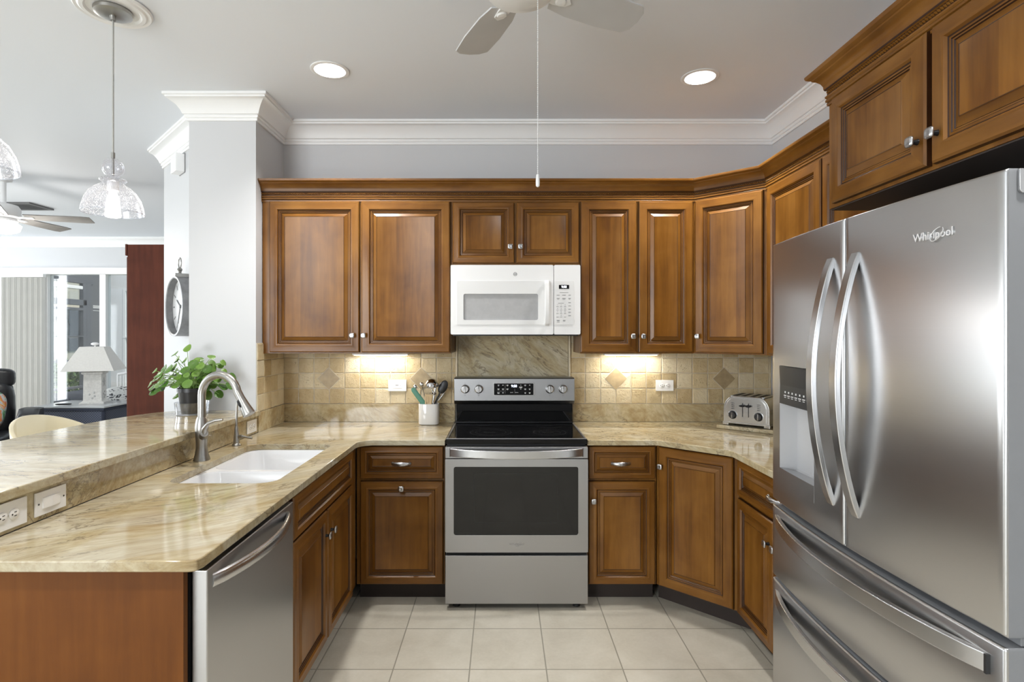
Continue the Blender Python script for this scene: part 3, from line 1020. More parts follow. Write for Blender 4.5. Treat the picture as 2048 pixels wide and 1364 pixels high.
# base cabinets
YB = 3.05
BZ1 = 0.872
dr0, dr1 = 0.688, 0.866
bd0, bd1 = 0.110, 0.675
cabinet('drawer over door base cabinet left of the range, knob centred on its door', (-0.798, YB), 0, 0.484, 0.60, 0, BZ1, [
    ('drawer', 0.022, 0.478, dr0, dr1, [('p', 0.248, 0.772)], 0.74), ('door', 0.022, 0.478, bd0, bd1, [('k', 0.250, 0.640)], 0.9)], toe=0.105, name='base_cabinet')
cabinet('drawer over door base cabinet right of the range, knob at its left', (0.467, YB), 0, 0.381, 0.60, 0, BZ1, [
    ('drawer', 0.006, 0.372, dr0, dr1, [('p', 0.182, 0.772)], 0.66), ('door', 0.006, 0.372, bd0, bd1, [('k', 0.032, 0.571)], 0.9)], toe=0.105, name='base_cabinet')
A_, B_ = Vector((0.852, 3.05)), Vector((1.174, 2.748))
rzd = math.atan2(B_.y - A_.y, B_.x - A_.x)
wd = (B_ - A_).length
cabinet('angled corner base cabinet with one tall door below the right counter', A_, rzd, wd, 0.3, 0, BZ1, [
    ('door', 0.016, wd - 0.022, bd0, dr1, [('k', 0.036, 0.763)])], toe=0.105, body=[(0.852, 3.05), (1.174, 2.748), (1.774, 2.748), (1.774, 3.65), (0.852, 3.65)], name='base_cabinet', toe_x=(-0.03, -0.03))
cabinet('base cabinet with wide drawer and two doors beside the refrigerator', (1.174, 2.744), R(-90), 0.762, 0.60, 0, BZ1, [
    ('drawer', 0.014, 0.748, dr0, dr1, [('p', 0.382, 0.776)], 0.74), ('door', 0.014, 0.376, bd0, bd1, [('k', 0.345, 0.573)], 0.9), ('door', 0.384, 0.748, bd0, bd1, [('k', 0.412, 0.573)], 0.9)], toe=0.105, name='base_cabinet')
sb = cabinet('two door sink base cabinet with false drawer front next to the dishwasher', (-0.80, 2.072), R(90), 0.956, 0.60, 0, 0.680, [
    ('false', 0.010, 0.835, 0.700, dr1, None, 0.70), ('door', 0.010, 0.413, bd0, bd1 + 0.018, [('k', 0.378, 0.590)], 0.9), ('door', 0.423, 0.835, bd0, bd1 + 0.018, [('k', 0.456, 0.590)], 0.9)], toe=0.105, name='base_cabinet')
MB().box(0, 0.956, 0, 0.02, 0.680, BZ1).box(0, 0.02, 0.02, 0.60, 0.68, BZ1).box(0.936, 0.956, 0.02, 0.60, 0.68, BZ1).build('face_frame', CAB, sb, local=True)
ep = MB().box(-1.448, -0.822, 1.432, 1.452, 0.0, 0.872)
tag(ep.build('end_panel', M_endpanel, bevel=0.001), 'plain brown veneered panel closing the peninsula end under the counter', 'end panel')

# ================================================================== COUNTERS AND BACKSPLASH
CZ0, CZ1 = 0.873, 0.903
def arc(cx, cy, r, a0, a1, n=7):
    return [(cx + r * math.cos(R(a0 + (a1 - a0) * i / n)), cy + r * math.sin(R(a0 + (a1 - a0) * i / n))) for i in range(n + 1)]
out = [(-1.43, 1.411)] + [(-0.800, 1.411), (-0.780, 1.419), (-0.774, 1.440)] + arc(-0.694, 2.936, 0.08, 180, 90) + [(-0.309, 3.016), (-0.309, 3.638), (-1.43, 3.638)]
SX0, SX1, SY0, SY1 = -1.315, -0.885, 2.150, 2.912
c1 = MB().prism(out, CZ0, CZ1, holes=[rrect(SX0, SX1, SY0, SY1, 0.07)])
tag(c1.build('countertop', M_granite_p, bevel=0.004), 'L-shaped golden granite countertop around the white sink', 'countertop')
out = [(0.465, 3.016)] + [(0.835, 3.016), (0.850, 3.011), (1.120, 2.757), (1.134, 2.733), (1.134, 1.972), (1.763, 1.972), (1.763, 3.638), (0.465, 3.638)]
tag(MB().prism(out, CZ0, CZ1).build('countertop', M_granite, bevel=0.004), 'golden granite countertop under the toaster, right of the range', 'countertop')
BAR = [(-1.41, 1.15), (-1.41, 3.243), (-1.830, 3.243), (-1.90, 3.215), (-1.965, 3.15), (-2.01, 3.06), (-2.045, 2.93), (-2.07, 2.75), (-2.085, 2.5), (-2.095, 2.2), (-2.095, 1.15)]
tag(MB().prism(BAR, 1.0045, 1.0345).build('bar_counter', M_granite_b, bevel=0.004), 'raised golden granite bar ledge carrying the potted plant', 'bar top')
tag(MB().box(-1.449, -1.431, 1.415, 3.249, CZ1 + 0.0005, 1.004).build('backsplash_slab', M_granite, bevel=0.001), 'low granite upstand between the sink counter and raised bar', 'backsplash')
bs = thing('backsplash_slab', 'low granite strip behind the left counter and utensil crock', 'backsplash', (-0.87, 3.64, CZ1))
MB().box(-1.424, -0.308, 3.640, 3.659, CZ1 + 0.0005, 1.020).build('back_strip', M_granite, bs, bevel=0.001)
MB().box(-1.4395, -1.425, 3.252, 3.659, CZ1 + 0.0005, 1.020).build('side_strip', M_granite, bs, bevel=0.001)
bs = thing('backsplash_slab', 'low granite strip behind the right counter and toaster', 'backsplash', (1.1, 3.64, CZ1))
MB().box(0.464, 1.762, 3.640, 3.659, CZ1 + 0.0005, 1.020).build('back_strip', M_granite, bs, bevel=0.001)
MB().box(1.765, 1.7835, 1.98, 3.659, CZ1 + 0.0005, 1.020).build('side_strip', M_granite, bs, bevel=0.001)
rs = thing('backsplash_slab', 'tall granite slab behind the range below the microwave', 'backsplash', (0.075, 3.65, 0.9))
MB().box(-0.288, 0.434, 3.6425, 3.659, 0.90, 1.476).build('slab', M_granite, rs, bevel=0.001)
for x0, x1 in ((-0.304, -0.290), (0.436, 0.450)):
    MB().box(x0, x1, 3.634, 3.659, 1.021, 1.476).build('pencil_trim', plain('cream_pencil_tile', (0.66, 0.57, 0.41), 0.4, var=0.08, vscale=30), rs, bevel=0.005, seg=3)

def tile_field(name, label, origin, ux, nrm, a0, a1, z0, z1, first, pitch=0.1010, diamonds=()):
    """tumbled 4-inch tiles standing proud of a grout bed; a runs along ux"""
    t = thing(name, label, 'tile backsplash', origin)
    O, U, N_ = Vector(origin), Vector(ux), Vector(nrm)
    def P(a, h, z):
        return O + U * a + N_ * h + Vector((0, 0, z - origin[2]))
    g = MB()
    g.add([P(a0, 0.0005, z0), P(a1, 0.0005, z0), P(a1, 0.0005, z1), P(a0, 0.0005, z1), P(a0, 0.006, z0), P(a1, 0.006, z0), P(a1, 0.006, z1), P(a0, 0.006, z1)],
          [(0, 1, 2, 3), (4, 5, 6, 7), (0, 1, 5, 4), (1, 2, 6, 5), (2, 3, 7, 6), (3, 0, 4, 7)])
    g.build('grout_bed', M_grout, t, smooth=False)
    rg = random.Random(int(1000 * (a0 + z1)) + 5)
    m = MB()
    gp = 0.0028
    cols, x = [], first
    while x > a0: x -= pitch
    while x < a1:
        cols.append((max(x, a0), min(x + pitch, a1)))
        x += pitch
    rows, z = [], z0
    while z < z1 - 0.004:
        rows.append((z, min(z + pitch, z1)))
        z += pitch
    for (xa, xb) in cols:
        if xb - xa < 0.008: continue
        for (za, zb) in rows:
            if zb - za < 0.008: continue
            tint = rg.random()
            k = 6
            ring = []
            j = lambda s_=0.0016: rg.uniform(-s_, s_)
            xa_, xb_, za_, zb_ = xa + gp / 2, xb - gp / 2, za + gp / 2, zb - gp / 2
            for (p, q) in (((xa_, za_), (xb_, za_)), ((xb_, za_), (xb_, zb_)), ((xb_, zb_), (xa_, zb_)), ((xa_, zb_), (xa_, za_))):
                for i in range(k):
                    f = i / k
                    ring.append((p[0] + (q[0] - p[0]) * f + j() * 0.5, p[1] + (q[1] - p[1]) * f + j() * 0.5))
            cx, cz = (xa_ + xb_) / 2, (za_ + zb_) / 2
            n = len(ring)
            vs = [P(a, 0.003, z_) for a, z_ in ring]
            h = 0.0098 + j(0.001)
            for (ins, hh) in ((0.0008, h - 0.0022), (0.0035, h)):
                for a, z_ in ring:
                    dx, dzz = cx - a, cz - z_
                    L = math.hypot(dx, dzz)
                    q = ins + (rg.random() < 0.12) * rg.uniform(0, 0.003)
                    vs.append(P(a + dx / L * q * 1.3, hh, z_ + dzz / L * q * 1.3))
            fs = []
            for r_ in range(2):
                for i in range(n):
                    i2 = (i + 1) % n
                    fs.append((r_ * n + i, r_ * n + i2, (r_ + 1) * n + i2, (r_ + 1) * n + i))
            fs.append(tuple(2 * n + i for i in range(n)))
            m.add(vs, fs, 0, tint)
    m.build('tiles', M_trav, t, tint=True, angle=22)
    for (a, z_) in diamonds:
        for (r_, h, mt, nm) in ((0.0765, 0.0104, M_grout, 'diamond_grout'), (0.0720, 0.0125, M_diamond, 'diamond_inset')):
            q = [(a - r_, z_), (a, z_ - r_), (a + r_, z_), (a, z_ + r_)]
            MB().add([P(x_, 0.002, y_) for x_, y_ in q] + [P(x_, h, y_) for x_, y_ in q], [(0, 1, 2, 3), (4, 5, 6, 7), (0, 1, 5, 4), (1, 2, 6, 5), (2, 3, 7, 6), (3, 0, 4, 7)]).build(nm, mt, t, smooth=False)
    return t
tile_field('tile_backsplash', 'tumbled travertine tile backsplash left of the range with two diamond insets', (0, 3.66, 1.021), (1, 0, 0), (0, -1, 0), -1.4385, -0.305, 1.021, 1.477, -1.137, diamonds=((-1.139, 1.186), (-0.531, 1.186)))
tile_field('tile_backsplash', 'tumbled travertine tile backsplash right of the range with two diamond insets', (0, 3.66, 1.021), (1, 0, 0), (0, -1, 0), 0.451, 1.772, 1.021, 1.477, 0.748, diamonds=((0.749, 1.186), (1.460, 1.186)))
tile_field('tile_backsplash', 'tumbled travertine tile panel on the pillar side beside the sink', (-1.441, 0, 1.021), (0, 1, 0), (1, 0, 0), 3.252, 3.648, 1.021, 1.427, 3.648)
tile_field('tile_backsplash', 'tumbled travertine tile panel on the right wall behind the refrigerator', (1.784, 0, 1.021), (0, -1, 0), (-1, 0, 0), -3.646, -1.99, 1.021, 1.362, -3.646)

# ================================================================== SINK
sk = thing('kitchen_sink', 'white double bowl undermount sink set in the granite counter', 'sink', ((SX0 + SX1) / 2, (SY0 + SY1) / 2, 0.69))
def rr3(x0, x1, y0, y1, r, z, n=5):
    return [(x, y, z) for x, y in rrect(x0, x1, y0, y1, r, n)]
div = 2.470
b1 = (SX0 + 0.012, SX1 - 0.012, SY0 + 0.012, div - 0.013)
b2 = (SX0 + 0.012, SX1 - 0.012, div + 0.013, SY1 - 0.012)
MB().prism(rrect(SX0 - 0.010, SX1 + 0.010, SY0 - 0.010, SY1 + 0.010, 0.075), 0.862, 0.8722, holes=[rrect(*b1, 0.06), rrect(*b2, 0.06)]).build('rim', M_sink, sk, angle=30)
for bb in (b1, b2):
    m = MB()
    vs, fs = [], []
    lev = [(0.0, 0.8715, 0.06), (0.003, 0.865, 0.06), (0.012, 0.745, 0.06), (0.022, 0.712, 0.055), (0.045, 0.697, 0.045), (0.075, 0.692, 0.04)]
    for (ins, z, r) in lev:
        vs += rr3(bb[0] + ins, bb[1] - ins, bb[2] + ins, bb[3] - ins, r, z)
    n = len(vs) // len(lev)
    for k in range(len(lev) - 1):
        for i in range(n):
            i2 = (i + 1) % n
            fs.append((k * n + i, k * n + i2, (k + 1) * n + i2, (k + 1) * n + i))
    fs.append(tuple((len(lev) - 1) * n + i for i in range(n)))
    o = m.add(vs, fs).build('bowl', M_sink, sk, angle=60)
    cx, cy = (bb[0] + bb[1]) / 2, (bb[2] + bb[3]) / 2
    MB().lathe([(0.045, 0.6925), (0.045, 0.695), (0.036, 0.696), (0.030, 0.693)], (cx, cy, 0), 24).build('drain', M_chrome, o)

# ================================================================== FAUCETS
fa = thing('kitchen_faucet', 'tall brushed nickel gooseneck kitchen faucet beside the sink', 'faucet', (-1.374, 2.54, CZ1 + 0.001))
fx, fy, fz = -1.374, 2.54, CZ1
MB().lathe([(0.0355, 0.0005), (0.035, 0.006), (0.029, 0.026), (0.0245, 0.055), (0.0245, 0.085), (0.0275, 0.125), (0.0285, 0.150), (0.0260, 0.172), (0.0215, 0.190), (0.0190, 0.198)], (fx, fy, fz), 32).build('body', M_nickel, fa, angle=50)
pts = [(fx, fy, fz + 0.19), (fx, fy, fz + 0.25), (fx, fy, fz + 0.295)]
rA = 0.097
dirx, diry = 0.97, -0.24
for i in range(1, 15):
    a = R(180 - 168 * i / 14)
    q = rA * math.cos(a) + rA
    pts.append((fx + dirx * q, fy + diry * q, fz + 0.295 + rA * math.sin(a)))
MB().tube(pts, 0.0170, 20, up=(0, 1, 0)).build('spout', M_nickel, fa, angle=60)
e0 = Vector(pts[-1])
ed = (Vector(pts[-1]) - Vector(pts[-2])).normalized()
ed = (ed + Vector((dirx * 0.28, diry * 0.28, 0))).normalized()
hd = MB().lathe([(0.0175, -0.004), (0.0180, 0.004), (0.0178, 0.030), (0.0215, 0.070), (0.0270, 0.108), (0.0270, 0.116), (0.0235, 0.1165)], e0, 28, ed).build('spray_head', M_nickel, fa, angle=40)
MB().ellipsoid((0, 0, 0), 0.010, 0.005, 0.020, 14, 10).xform(Matrix.Translation(e0 + ed * 0.05 + Vector((-0.006, -0.0185, -0.006))) @ ed.to_track_quat('Z', 'Y').to_matrix().to_4x4()).build('spray_button', M_black, hd)
lv = MB().cyl((fx + 0.015, fy - 0.018, fz + 0.112), (fx + 0.034, fy - 0.042, fz + 0.130), 0.0175, 0.0165)
lp = [(fx + 0.030, fy - 0.036, fz + 0.130), (fx + 0.036, fy - 0.046, fz + 0.150), (fx + 0.056, fy - 0.050, fz + 0.176), (fx + 0.090, fy - 0.052, fz + 0.190), (fx + 0.122, fy - 0.052, fz + 0.193)]
lv.tube(lp, [0.012, 0.011, 0.008, 0.0065, 0.005], 12)
lv.build('lever', M_nickel, fa, angle=60)

ft = thing('filter_tap', 'slim brushed nickel water filter tap right of the tall faucet', 'faucet', (-1.374, 2.872, CZ1 + 0.001))
gx, gy = -1.374, 2.872
MB().lathe([(0.022, 0.0005), (0.021, 0.007), (0.0155, 0.012), (0.0145, 0.030), (0.0125, 0.055), (0.0085, 0.095), (0.0065, 0.100)], (gx, gy, CZ1), 24).build('body', M_nickel, ft, angle=40)
tp = [(gx, gy, CZ1 + 0.09), (gx, gy, CZ1 + 0.16), (gx + 0.002, gy, CZ1 + 0.20), (gx + 0.007, gy - 0.002, CZ1 + 0.222), (gx + 0.019, gy - 0.006, CZ1 + 0.241), (gx + 0.036, gy - 0.01, CZ1 + 0.247), (gx + 0.050, gy - 0.013, CZ1 + 0.240)]
MB().tube(tp, 0.0062, 12, up=(0, 1, 0)).build('spout', M_nickel, ft, angle=60)
MB().cyl((gx + 0.010, gy, CZ1 + 0.045), (gx + 0.032, gy - 0.004, CZ1 + 0.049), 0.0095).tube([(gx + 0.030, gy - 0.004, CZ1 + 0.049), (gx + 0.055, gy - 0.008, CZ1 + 0.044), (gx + 0.086, gy - 0.012, CZ1 + 0.040)], [0.005, 0.005, 0.006], 10).build('lever', M_nickel, ft, angle=60)

# ================================================================== DISHWASHER
dw = thing('dishwasher', 'stainless steel dishwasher under the peninsula end of the counter', 'dishwasher', (-0.80, 1.76, 0))
MB().box(-1.40, -0.822, 1.462, 2.066, 0.10, 0.866).build('tub', M_black, dw)
MB().box(-0.818, -0.776, 1.462, 2.064, 0.105, 0.858).build('door', M_steel, dw, bevel=0.004, seg=3)
hp = []
for i in range(17):
    f = i / 16
    hp.append((-0.778 - 0.002 + 0.052 * math.sin(math.pi * f) ** 0.75, 1.490 + 0.530 * f, 0.818))
MB().tube(hp, 0.0195, 16, flat=0.5, up=(0, 0, 1)).build('handle', M_bar, dw, angle=60)
MB().box(-0.88, -0.865, 1.462, 2.066, 0.0, 0.10).build('toe_kick', M_black, dw)
MB().box(-0.83, -0.80, 1.462, 2.066, 0.8585, 0.868).build('control_strip', M_black, dw)
# ================================================================== RANGE
X0, X1 = -0.304, 0.460
rg_ = thing('electric_range', 'freestanding stainless electric range with black glass cooktop', 'range', (0.078, 3.3, 0))
MB().box(X0 + 0.006, X1 - 0.006, 3.02, 3.632, 0.035, 0.885).build('body', M_black, rg_)
# cooktop: black glass in a thin steel rim with a deep black front edge
ct = MB().box(X0, X1, 2.992, 3.545, 0.886, 0.9125).build('cooktop', M_blackglass, rg_, bevel=0.004, seg=3)
m = MB()
m.box(X0 + 0.004, X0 + 0.014, 3.005, 3.53, 0.9128, 0.9165)
m.box(X1 - 0.014, X1 - 0.004, 3.005, 3.53, 0.9128, 0.9165)
m.box(X0 + 0.004, X1 - 0.004, 2.996, 3.004, 0.9128, 0.9160)
m.build('rim', M_steel_r, ct)
def ring(m, cx, cy, r, w=0.0016, n=72, a0=0, a1=360):
    vs, fs = [], []
    for i in range(n + 1):
        a = R(a0 + (a1 - a0) * i / n)
        for q in (r - w / 2, r + w / 2):
            vs.append((cx + q * math.cos(a), cy + q * math.sin(a), 0.91285))
    for i in range(n):
        fs.append((2 * i, 2 * i + 1, 2 * i + 3, 2 * i + 2))
    m.add(vs, fs)
for (cx, cy, rr_) in ((-0.065, 3.205, (0.118, 0.088)), (0.275, 3.205, (0.094, 0.062)), (-0.105, 3.435, (0.078,)), (0.29, 3.435, (0.078,)), (0.085, 3.455, (0.052,))):
    m = MB()
    for r_ in rr_: ring(m, cx, cy, r_)
    for k in (-1, 0, 1):
        m.box(cx - 0.018 + 0.018 * k - 0.006, cx + 0.002 + 0.018 * k + 0.004, cy - 0.0015, cy + 0.0015, 0.9126, 0.9129)
    m.build('burner_ring', M_ringmark, ct, smooth=False)
# backguard
MB().box(X0 + 0.012, X1 - 0.012, 3.540, 3.632, 0.913, 1.035).build('riser', M_blackglass, rg_, bevel=0.004)
MB().box(X0 + 0.010, X1 - 0.010, 3.516, 3.542, 0.9135, 0.926).build('vent_ledge', M_blackmetal, rg_, bevel=0.003)
bgd = MB().prism([(3.522, 1.036), (3.508, 1.050), (3.500, 1.060), (3.500, 1.197), (3.506, 1.203), (3.634, 1.203), (3.634, 1.036)], X0 + 0.001, X1 - 0.001, plane='yz').build('backguard', M_steel_b, rg_, bevel=0.003)
def BY(z):   # front of the backguard at height z
    return 3.500
cpn = MB()
cpn.prism(rrect(-0.056, 0.204, 1.090, 1.174, 0.008), 3.494, 3.506, plane='xz').build('control_bezel', M_bar, bgd, bevel=0.001)
scr = MB().prism(rrect(-0.050, 0.198, 1.0955, 1.1685, 0.004), 3.4925, 3.500, plane='xz').build('control_panel', M_blackglass, bgd)
m = MB()
for (x, z, w) in ((-0.022, 1.158, 0.010), (0.006, 1.158, 0.008), (-0.022, 1.134, 0.013), (0.006, 1.134, 0.012), (-0.022, 1.110, 0.015), (0.006, 1.110, 0.009), (0.034, 1.158, 0.012), (0.034, 1.134, 0.013),
                  (0.118, 1.134, 0.006), (0.118, 1.158, 0.004), (0.118, 1.146, 0.020), (0.146, 1.158, 0.011), (0.174, 1.158, 0.008), (0.146, 1.134, 0.011), (0.174, 1.134, 0.010), (0.146, 1.110, 0.010), (0.174, 1.110, 0.011)):
    m.box(x - w / 2, x + w / 2, 3.4918, 3.4926, z - 0.0022, z + 0.0022)
    if w > 0.0095:
        m.box(x - w / 2 + 0.002, x + w / 2 - 0.002, 3.4918, 3.4926, z - 0.0062, z - 0.0042)
m.box(-0.030, 0.016, 3.4918, 3.4926, 1.1200, 1.1206)
m.box(0.0195, 0.0200, 3.4918, 3.4926, 1.106, 1.164)
m.box(0.080, 0.0805, 3.4918, 3.4926, 1.106, 1.136)
m.build('key_lettering', M_whitemark, scr, smooth=False)
text('BAKE', 0.0075, (0.061, 3.4922, 1.112), (1, 0, 0), (0, 0, 1), M_whitemark, scr)
text('BROIL', 0.0075, (0.093, 3.4922, 1.112), (1, 0, 0), (0, 0, 1), M_whitemark, scr)
text('9:58', 0.021, (0.076, 3.4922, 1.152), (1, 0, 0), (0, 0, 1), M_digit, scr, 'clock_digits')
for x in (-0.233, -0.147, 0.301, 0.384):
    z = 1.133
    m = MB()
    m.lathe([(0.028, 0), (0.0275, 0.004), (0.0235, 0.006), (0.0225, 0.022), (0.0205, 0.025)], (x, BY(z) - 0.0005, z), 28, (0, -1, 0))
    m.box(x - 0.0045, x + 0.0045, BY(z) - 0.034, BY(z) - 0.020, z - 0.021, z + 0.021)
    k_ = m.build('knob', M_bar, bgd, bevel=0.0015)
    MB().box(x - 0.0009, x + 0.0009, BY(z) - 0.0345, BY(z) - 0.0338, z + 0.002, z + 0.020).build('pointer', M_black, k_)
    m = MB()
    for dx, dz_, w in ((0, 0.036, 0.006), (0, -0.036, 0.014), (0, -0.043, 0.008), (-0.03, -0.018, 0.004), (0.03, -0.018, 0.004)):
        m.box(x + dx - w / 2, x + dx + w / 2, BY(z) - 0.0022, BY(z) - 0.0010, z + dz_ - 0.0013, z + dz_ + 0.0013)
    m.build('knob_lettering', M_greymark, bgd, smooth=False)
# oven front
YD = 2.966
dr = thing
od = MB()
od.prism(rrect(X0, X1, 0.312, 0.8115, 0.006), YD, 3.016, holes=[rrect(-0.258, 0.408, 0.405, 0.770, 0.012)], plane='xz')
odo = od.build('oven_door', M_steel_r, rg_, bevel=0.002)
MB().prism(rrect(-0.262, 0.412, 0.401, 0.774, 0.012), YD + 0.004, YD + 0.012, plane='xz').build('window', M_ovenglass, odo)
m = MB().prism(rrect(-0.150, 0.300, 0.470, 0.735, 0.006), YD + 0.0035, YD + 0.0039, holes=[rrect(-0.1485, 0.2985, 0.4715, 0.7335, 0.005)], plane='xz')
m.build('inner_frame_line', M_black, odo, smooth=False)
MB().box(X0, X1, YD + 0.002, 3.016, 0.815, 0.874).build('handle_panel', M_steel_r, rg_, bevel=0.002)
hp = []
for i in range(19):
    f = i / 18
    hp.append((-0.276 + 0.706 * f, YD - 0.003 - 0.045 * math.sin(math.pi * f) ** 0.6, 0.8485 - 0.006 * math.sin(math.pi * f)))
MB().ribbon(hp, 0.0215, 0.007, (0, 0, 1)).build('handle', M_bar, odo, bevel=0.004, seg=3)
for x in (-0.277, 0.431):
    MB().box(x - 0.002, x + 0.002, YD - 0.010, YD + 0.002, 0.826, 0.871).build('handle_end', M_black, odo)
text('Whirlpool', 0.019, (0.078, YD - 0.0002, 0.357), (1, 0, 0), (0, 0, 1), M_greymark, odo, depth=0.0004)
def swoosh(c, xd, yd, w, h, mat, parent, rr_=0.0007):
    c, xd, yd = Vector(c), Vector(xd), Vector(yd)
    pts = []
    for i in range(40):
        a = R(35 + 325 * i / 39)
        x, y = w * math.cos(a), h * math.sin(a)
        x, y = x * 0.80 - y * 0.60, x * 0.60 + y * 0.80
        pts.append(c + xd * x + yd * y)
    return MB().tube(pts, rr_, 6).build('emblem_ring', mat, parent)
swoosh((0.088, YD - 0.001, 0.357), (1, 0, 0), (0, 0, 1), 0.017, 0.009, M_bar, odo)
MB().box(X0, X1, YD + 0.006, 3.018, 0.034, 0.293).build('storage_drawer', M_steel_r, rg_, bevel=0.002)
MB().box(X0 + 0.004, X1 - 0.004, YD + 0.03, 3.02, 0.2935, 0.3115).build('gap', M_dark, rg_)
for x, y in ((X0 + 0.055, 3.03), (X1 - 0.055, 3.03), (X0 + 0.055, 3.58), (X1 - 0.055, 3.58)):
    MB().lathe([(0.020, 0.0), (0.020, 0.012), (0.010, 0.014), (0.010, 0.036)], (x, y, 0.0), 18).build('foot', M_black, rg_)

# ================================================================== MICROWAVE
mw = thing('microwave_oven', 'white over-the-range microwave oven under the short cabinet', 'microwave', (0.079, 3.45, 1.477))
mx0, mx1, mz0, mz1, my = -0.302, 0.461, 1.477, 1.886, 3.262
MB().box(mx0 + 0.004, mx1 - 0.004, my + 0.045, 3.636, mz0 + 0.004, mz1 - 0.002).build('case', M_white_app, mw)
MB().box(mx0 + 0.01, mx1 - 0.01, my + 0.04, 3.60, mz0 - 0.008, mz0 + 0.0035).build('underside_vents', M_black, mw)
split = 0.3035
dd = MB().prism(rrect(mx0, split - 0.001, mz0, mz1, 0.008), my, my + 0.043, holes=[rrect(-0.226, 0.212, 1.562, 1.716, 0.010)], plane='xz').build('door', M_white_app, mw, bevel=0.006, seg=3)
MB().prism(rrect(-0.230, 0.216, 1.558, 1.720, 0.008), my + 0.005, my + 0.012, plane='xz').build('window', M_mwwin, dd)
MB().prism(rrect(-0.266, 0.290, 1.535, 1.792, 0.008), my - 0.0032, my + 0.002, holes=[rrect(-0.226, 0.212, 1.562, 1.716, 0.010)], plane='xz').build('raised_frame', M_offwhite, dd, bevel=0.002)
cpn = MB().prism(rrect(split + 0.002, mx1, mz0, mz1, 0.008), my, my + 0.043, plane='xz').build('control_side', M_white_app, mw, bevel=0.006, seg=3)
kp = MB().prism(rrect(split + 0.004, 0.424, 1.535, 1.792, 0.008), my - 0.0028, my + 0.002, plane='xz').build('keypad', M_offwhite, cpn, bevel=0.0015)
hb = MB()
hpts = [(0.262, my - 0.002, 1.790), (0.262, my - 0.022, 1.780), (0.262, my - 0.034, 1.745), (0.262, my - 0.036, 1.66), (0.262, my - 0.034, 1.58), (0.262, my - 0.022, 1.543), (0.262, my - 0.002, 1.533)]
hb.ribbon(hpts, 0.0135, 0.008, (1, 0, 0))
hb.build('handle', M_white_app, dd, bevel=0.006, seg=3)
dsp = MB().prism(rrect(0.334, 0.394, 1.745, 1.768, 0.001), my - 0.0040, my - 0.002, plane='xz').build('display', M_blackglass, kp)
text('9:58', 0.018, (0.364, my - 0.0042, 1.7565), (1, 0, 0), (0, 0, 1), emis('lit_clock', (0.85, 0.9, 1.0), 3.0), dsp, 'clock_digits')
m = MB()
def lbl(x, z, w, h=0.003):
    m.box(x - w / 2, x + w / 2, my - 0.0036, my - 0.0026, z - h / 2, z + h / 2)
lbl(0.364, 1.724, 0.050, 0.0018)
for r_, z in enumerate((1.708, 1.689)):
    for x, w in ((0.330, 0.017), (0.364, 0.021), (0.397, 0.014)):
        lbl(x, z, w)
        if r_: lbl(x, z - 0.0048, w * 0.7, 0.0022)
lbl(0.346, 1.661, 0.034, 0.0020)
for z in (1.664, 1.645, 1.626, 1.607, 1.588):
    lbl(0.397, z, 0.015)
for z in (1.646, 1.626, 1.606, 1.585):
    for x in (0.326, 0.347, 0.370):
        lbl(x, z - 0.0055, 0.013, 0.0022)
for x, w in ((0.330, 0.018), (0.365, 0.015)):
    lbl(x, 1.560, w); lbl(x, 1.5555, w * 0.8, 0.002)
lbl(0.330, 1.549, 0.017, 0.0018)
m.build('key_lettering', M_greymark, kp, smooth=False)
nums = '123456789*0#'
for i in range(12):
    c_, r_ = i % 3, i // 3
    if nums[i].isdigit():
        text(nums[i], 0.010, ((0.326, 0.347, 0.370)[c_], my - 0.0030, (1.648, 1.628, 1.608, 1.587)[r_] + 0.0015), (1, 0, 0), (0, 0, 1), M_greymark, kp, 'key_digit', depth=0.0004)
lg = MB().lathe([(0.0110, 0.0), (0.0110, 0.0012), (0.0088, 0.0012), (0.0088, 0.0)], (0.0775, my - 0.0001, 1.832), 28, (0, -1, 0), cap0=False, cap1=False).build('emblem_ring', M_greymark, dd)
text('GE', 0.0125, (0.0775, my - 0.0006, 1.832), (1, 0, 0), (0, 0, 1), M_greymark, dd, 'emblem_letters', shear=0.25, depth=0.0005)

# ================================================================== REFRIGERATOR
fr = thing('refrigerator', 'large stainless french door refrigerator with ice dispenser and two drawers', 'refrigerator', (1.36, 1.50, 0))
FY0, FY1, FYM = 1.049, 1.954, 1.5015
def FX(y):
    return 0.952 - 0.026 * (1 - ((y - FYM) / 0.4525) ** 2)
M_fside = plain('grey_fridge_side', (0.20, 0.205, 0.215), 0.42, 0.0, var=0.03)
MB().box(1.036, 1.750, FY0 + 0.006, FY1 - 0.006, 0.05, 1.765).build('cabinet', M_fside, fr, bevel=0.004)
MB().box(1.03, 1.74, FY0 + 0.02, FY1 - 0.02, 0.0, 0.05).build('base', M_black, fr)

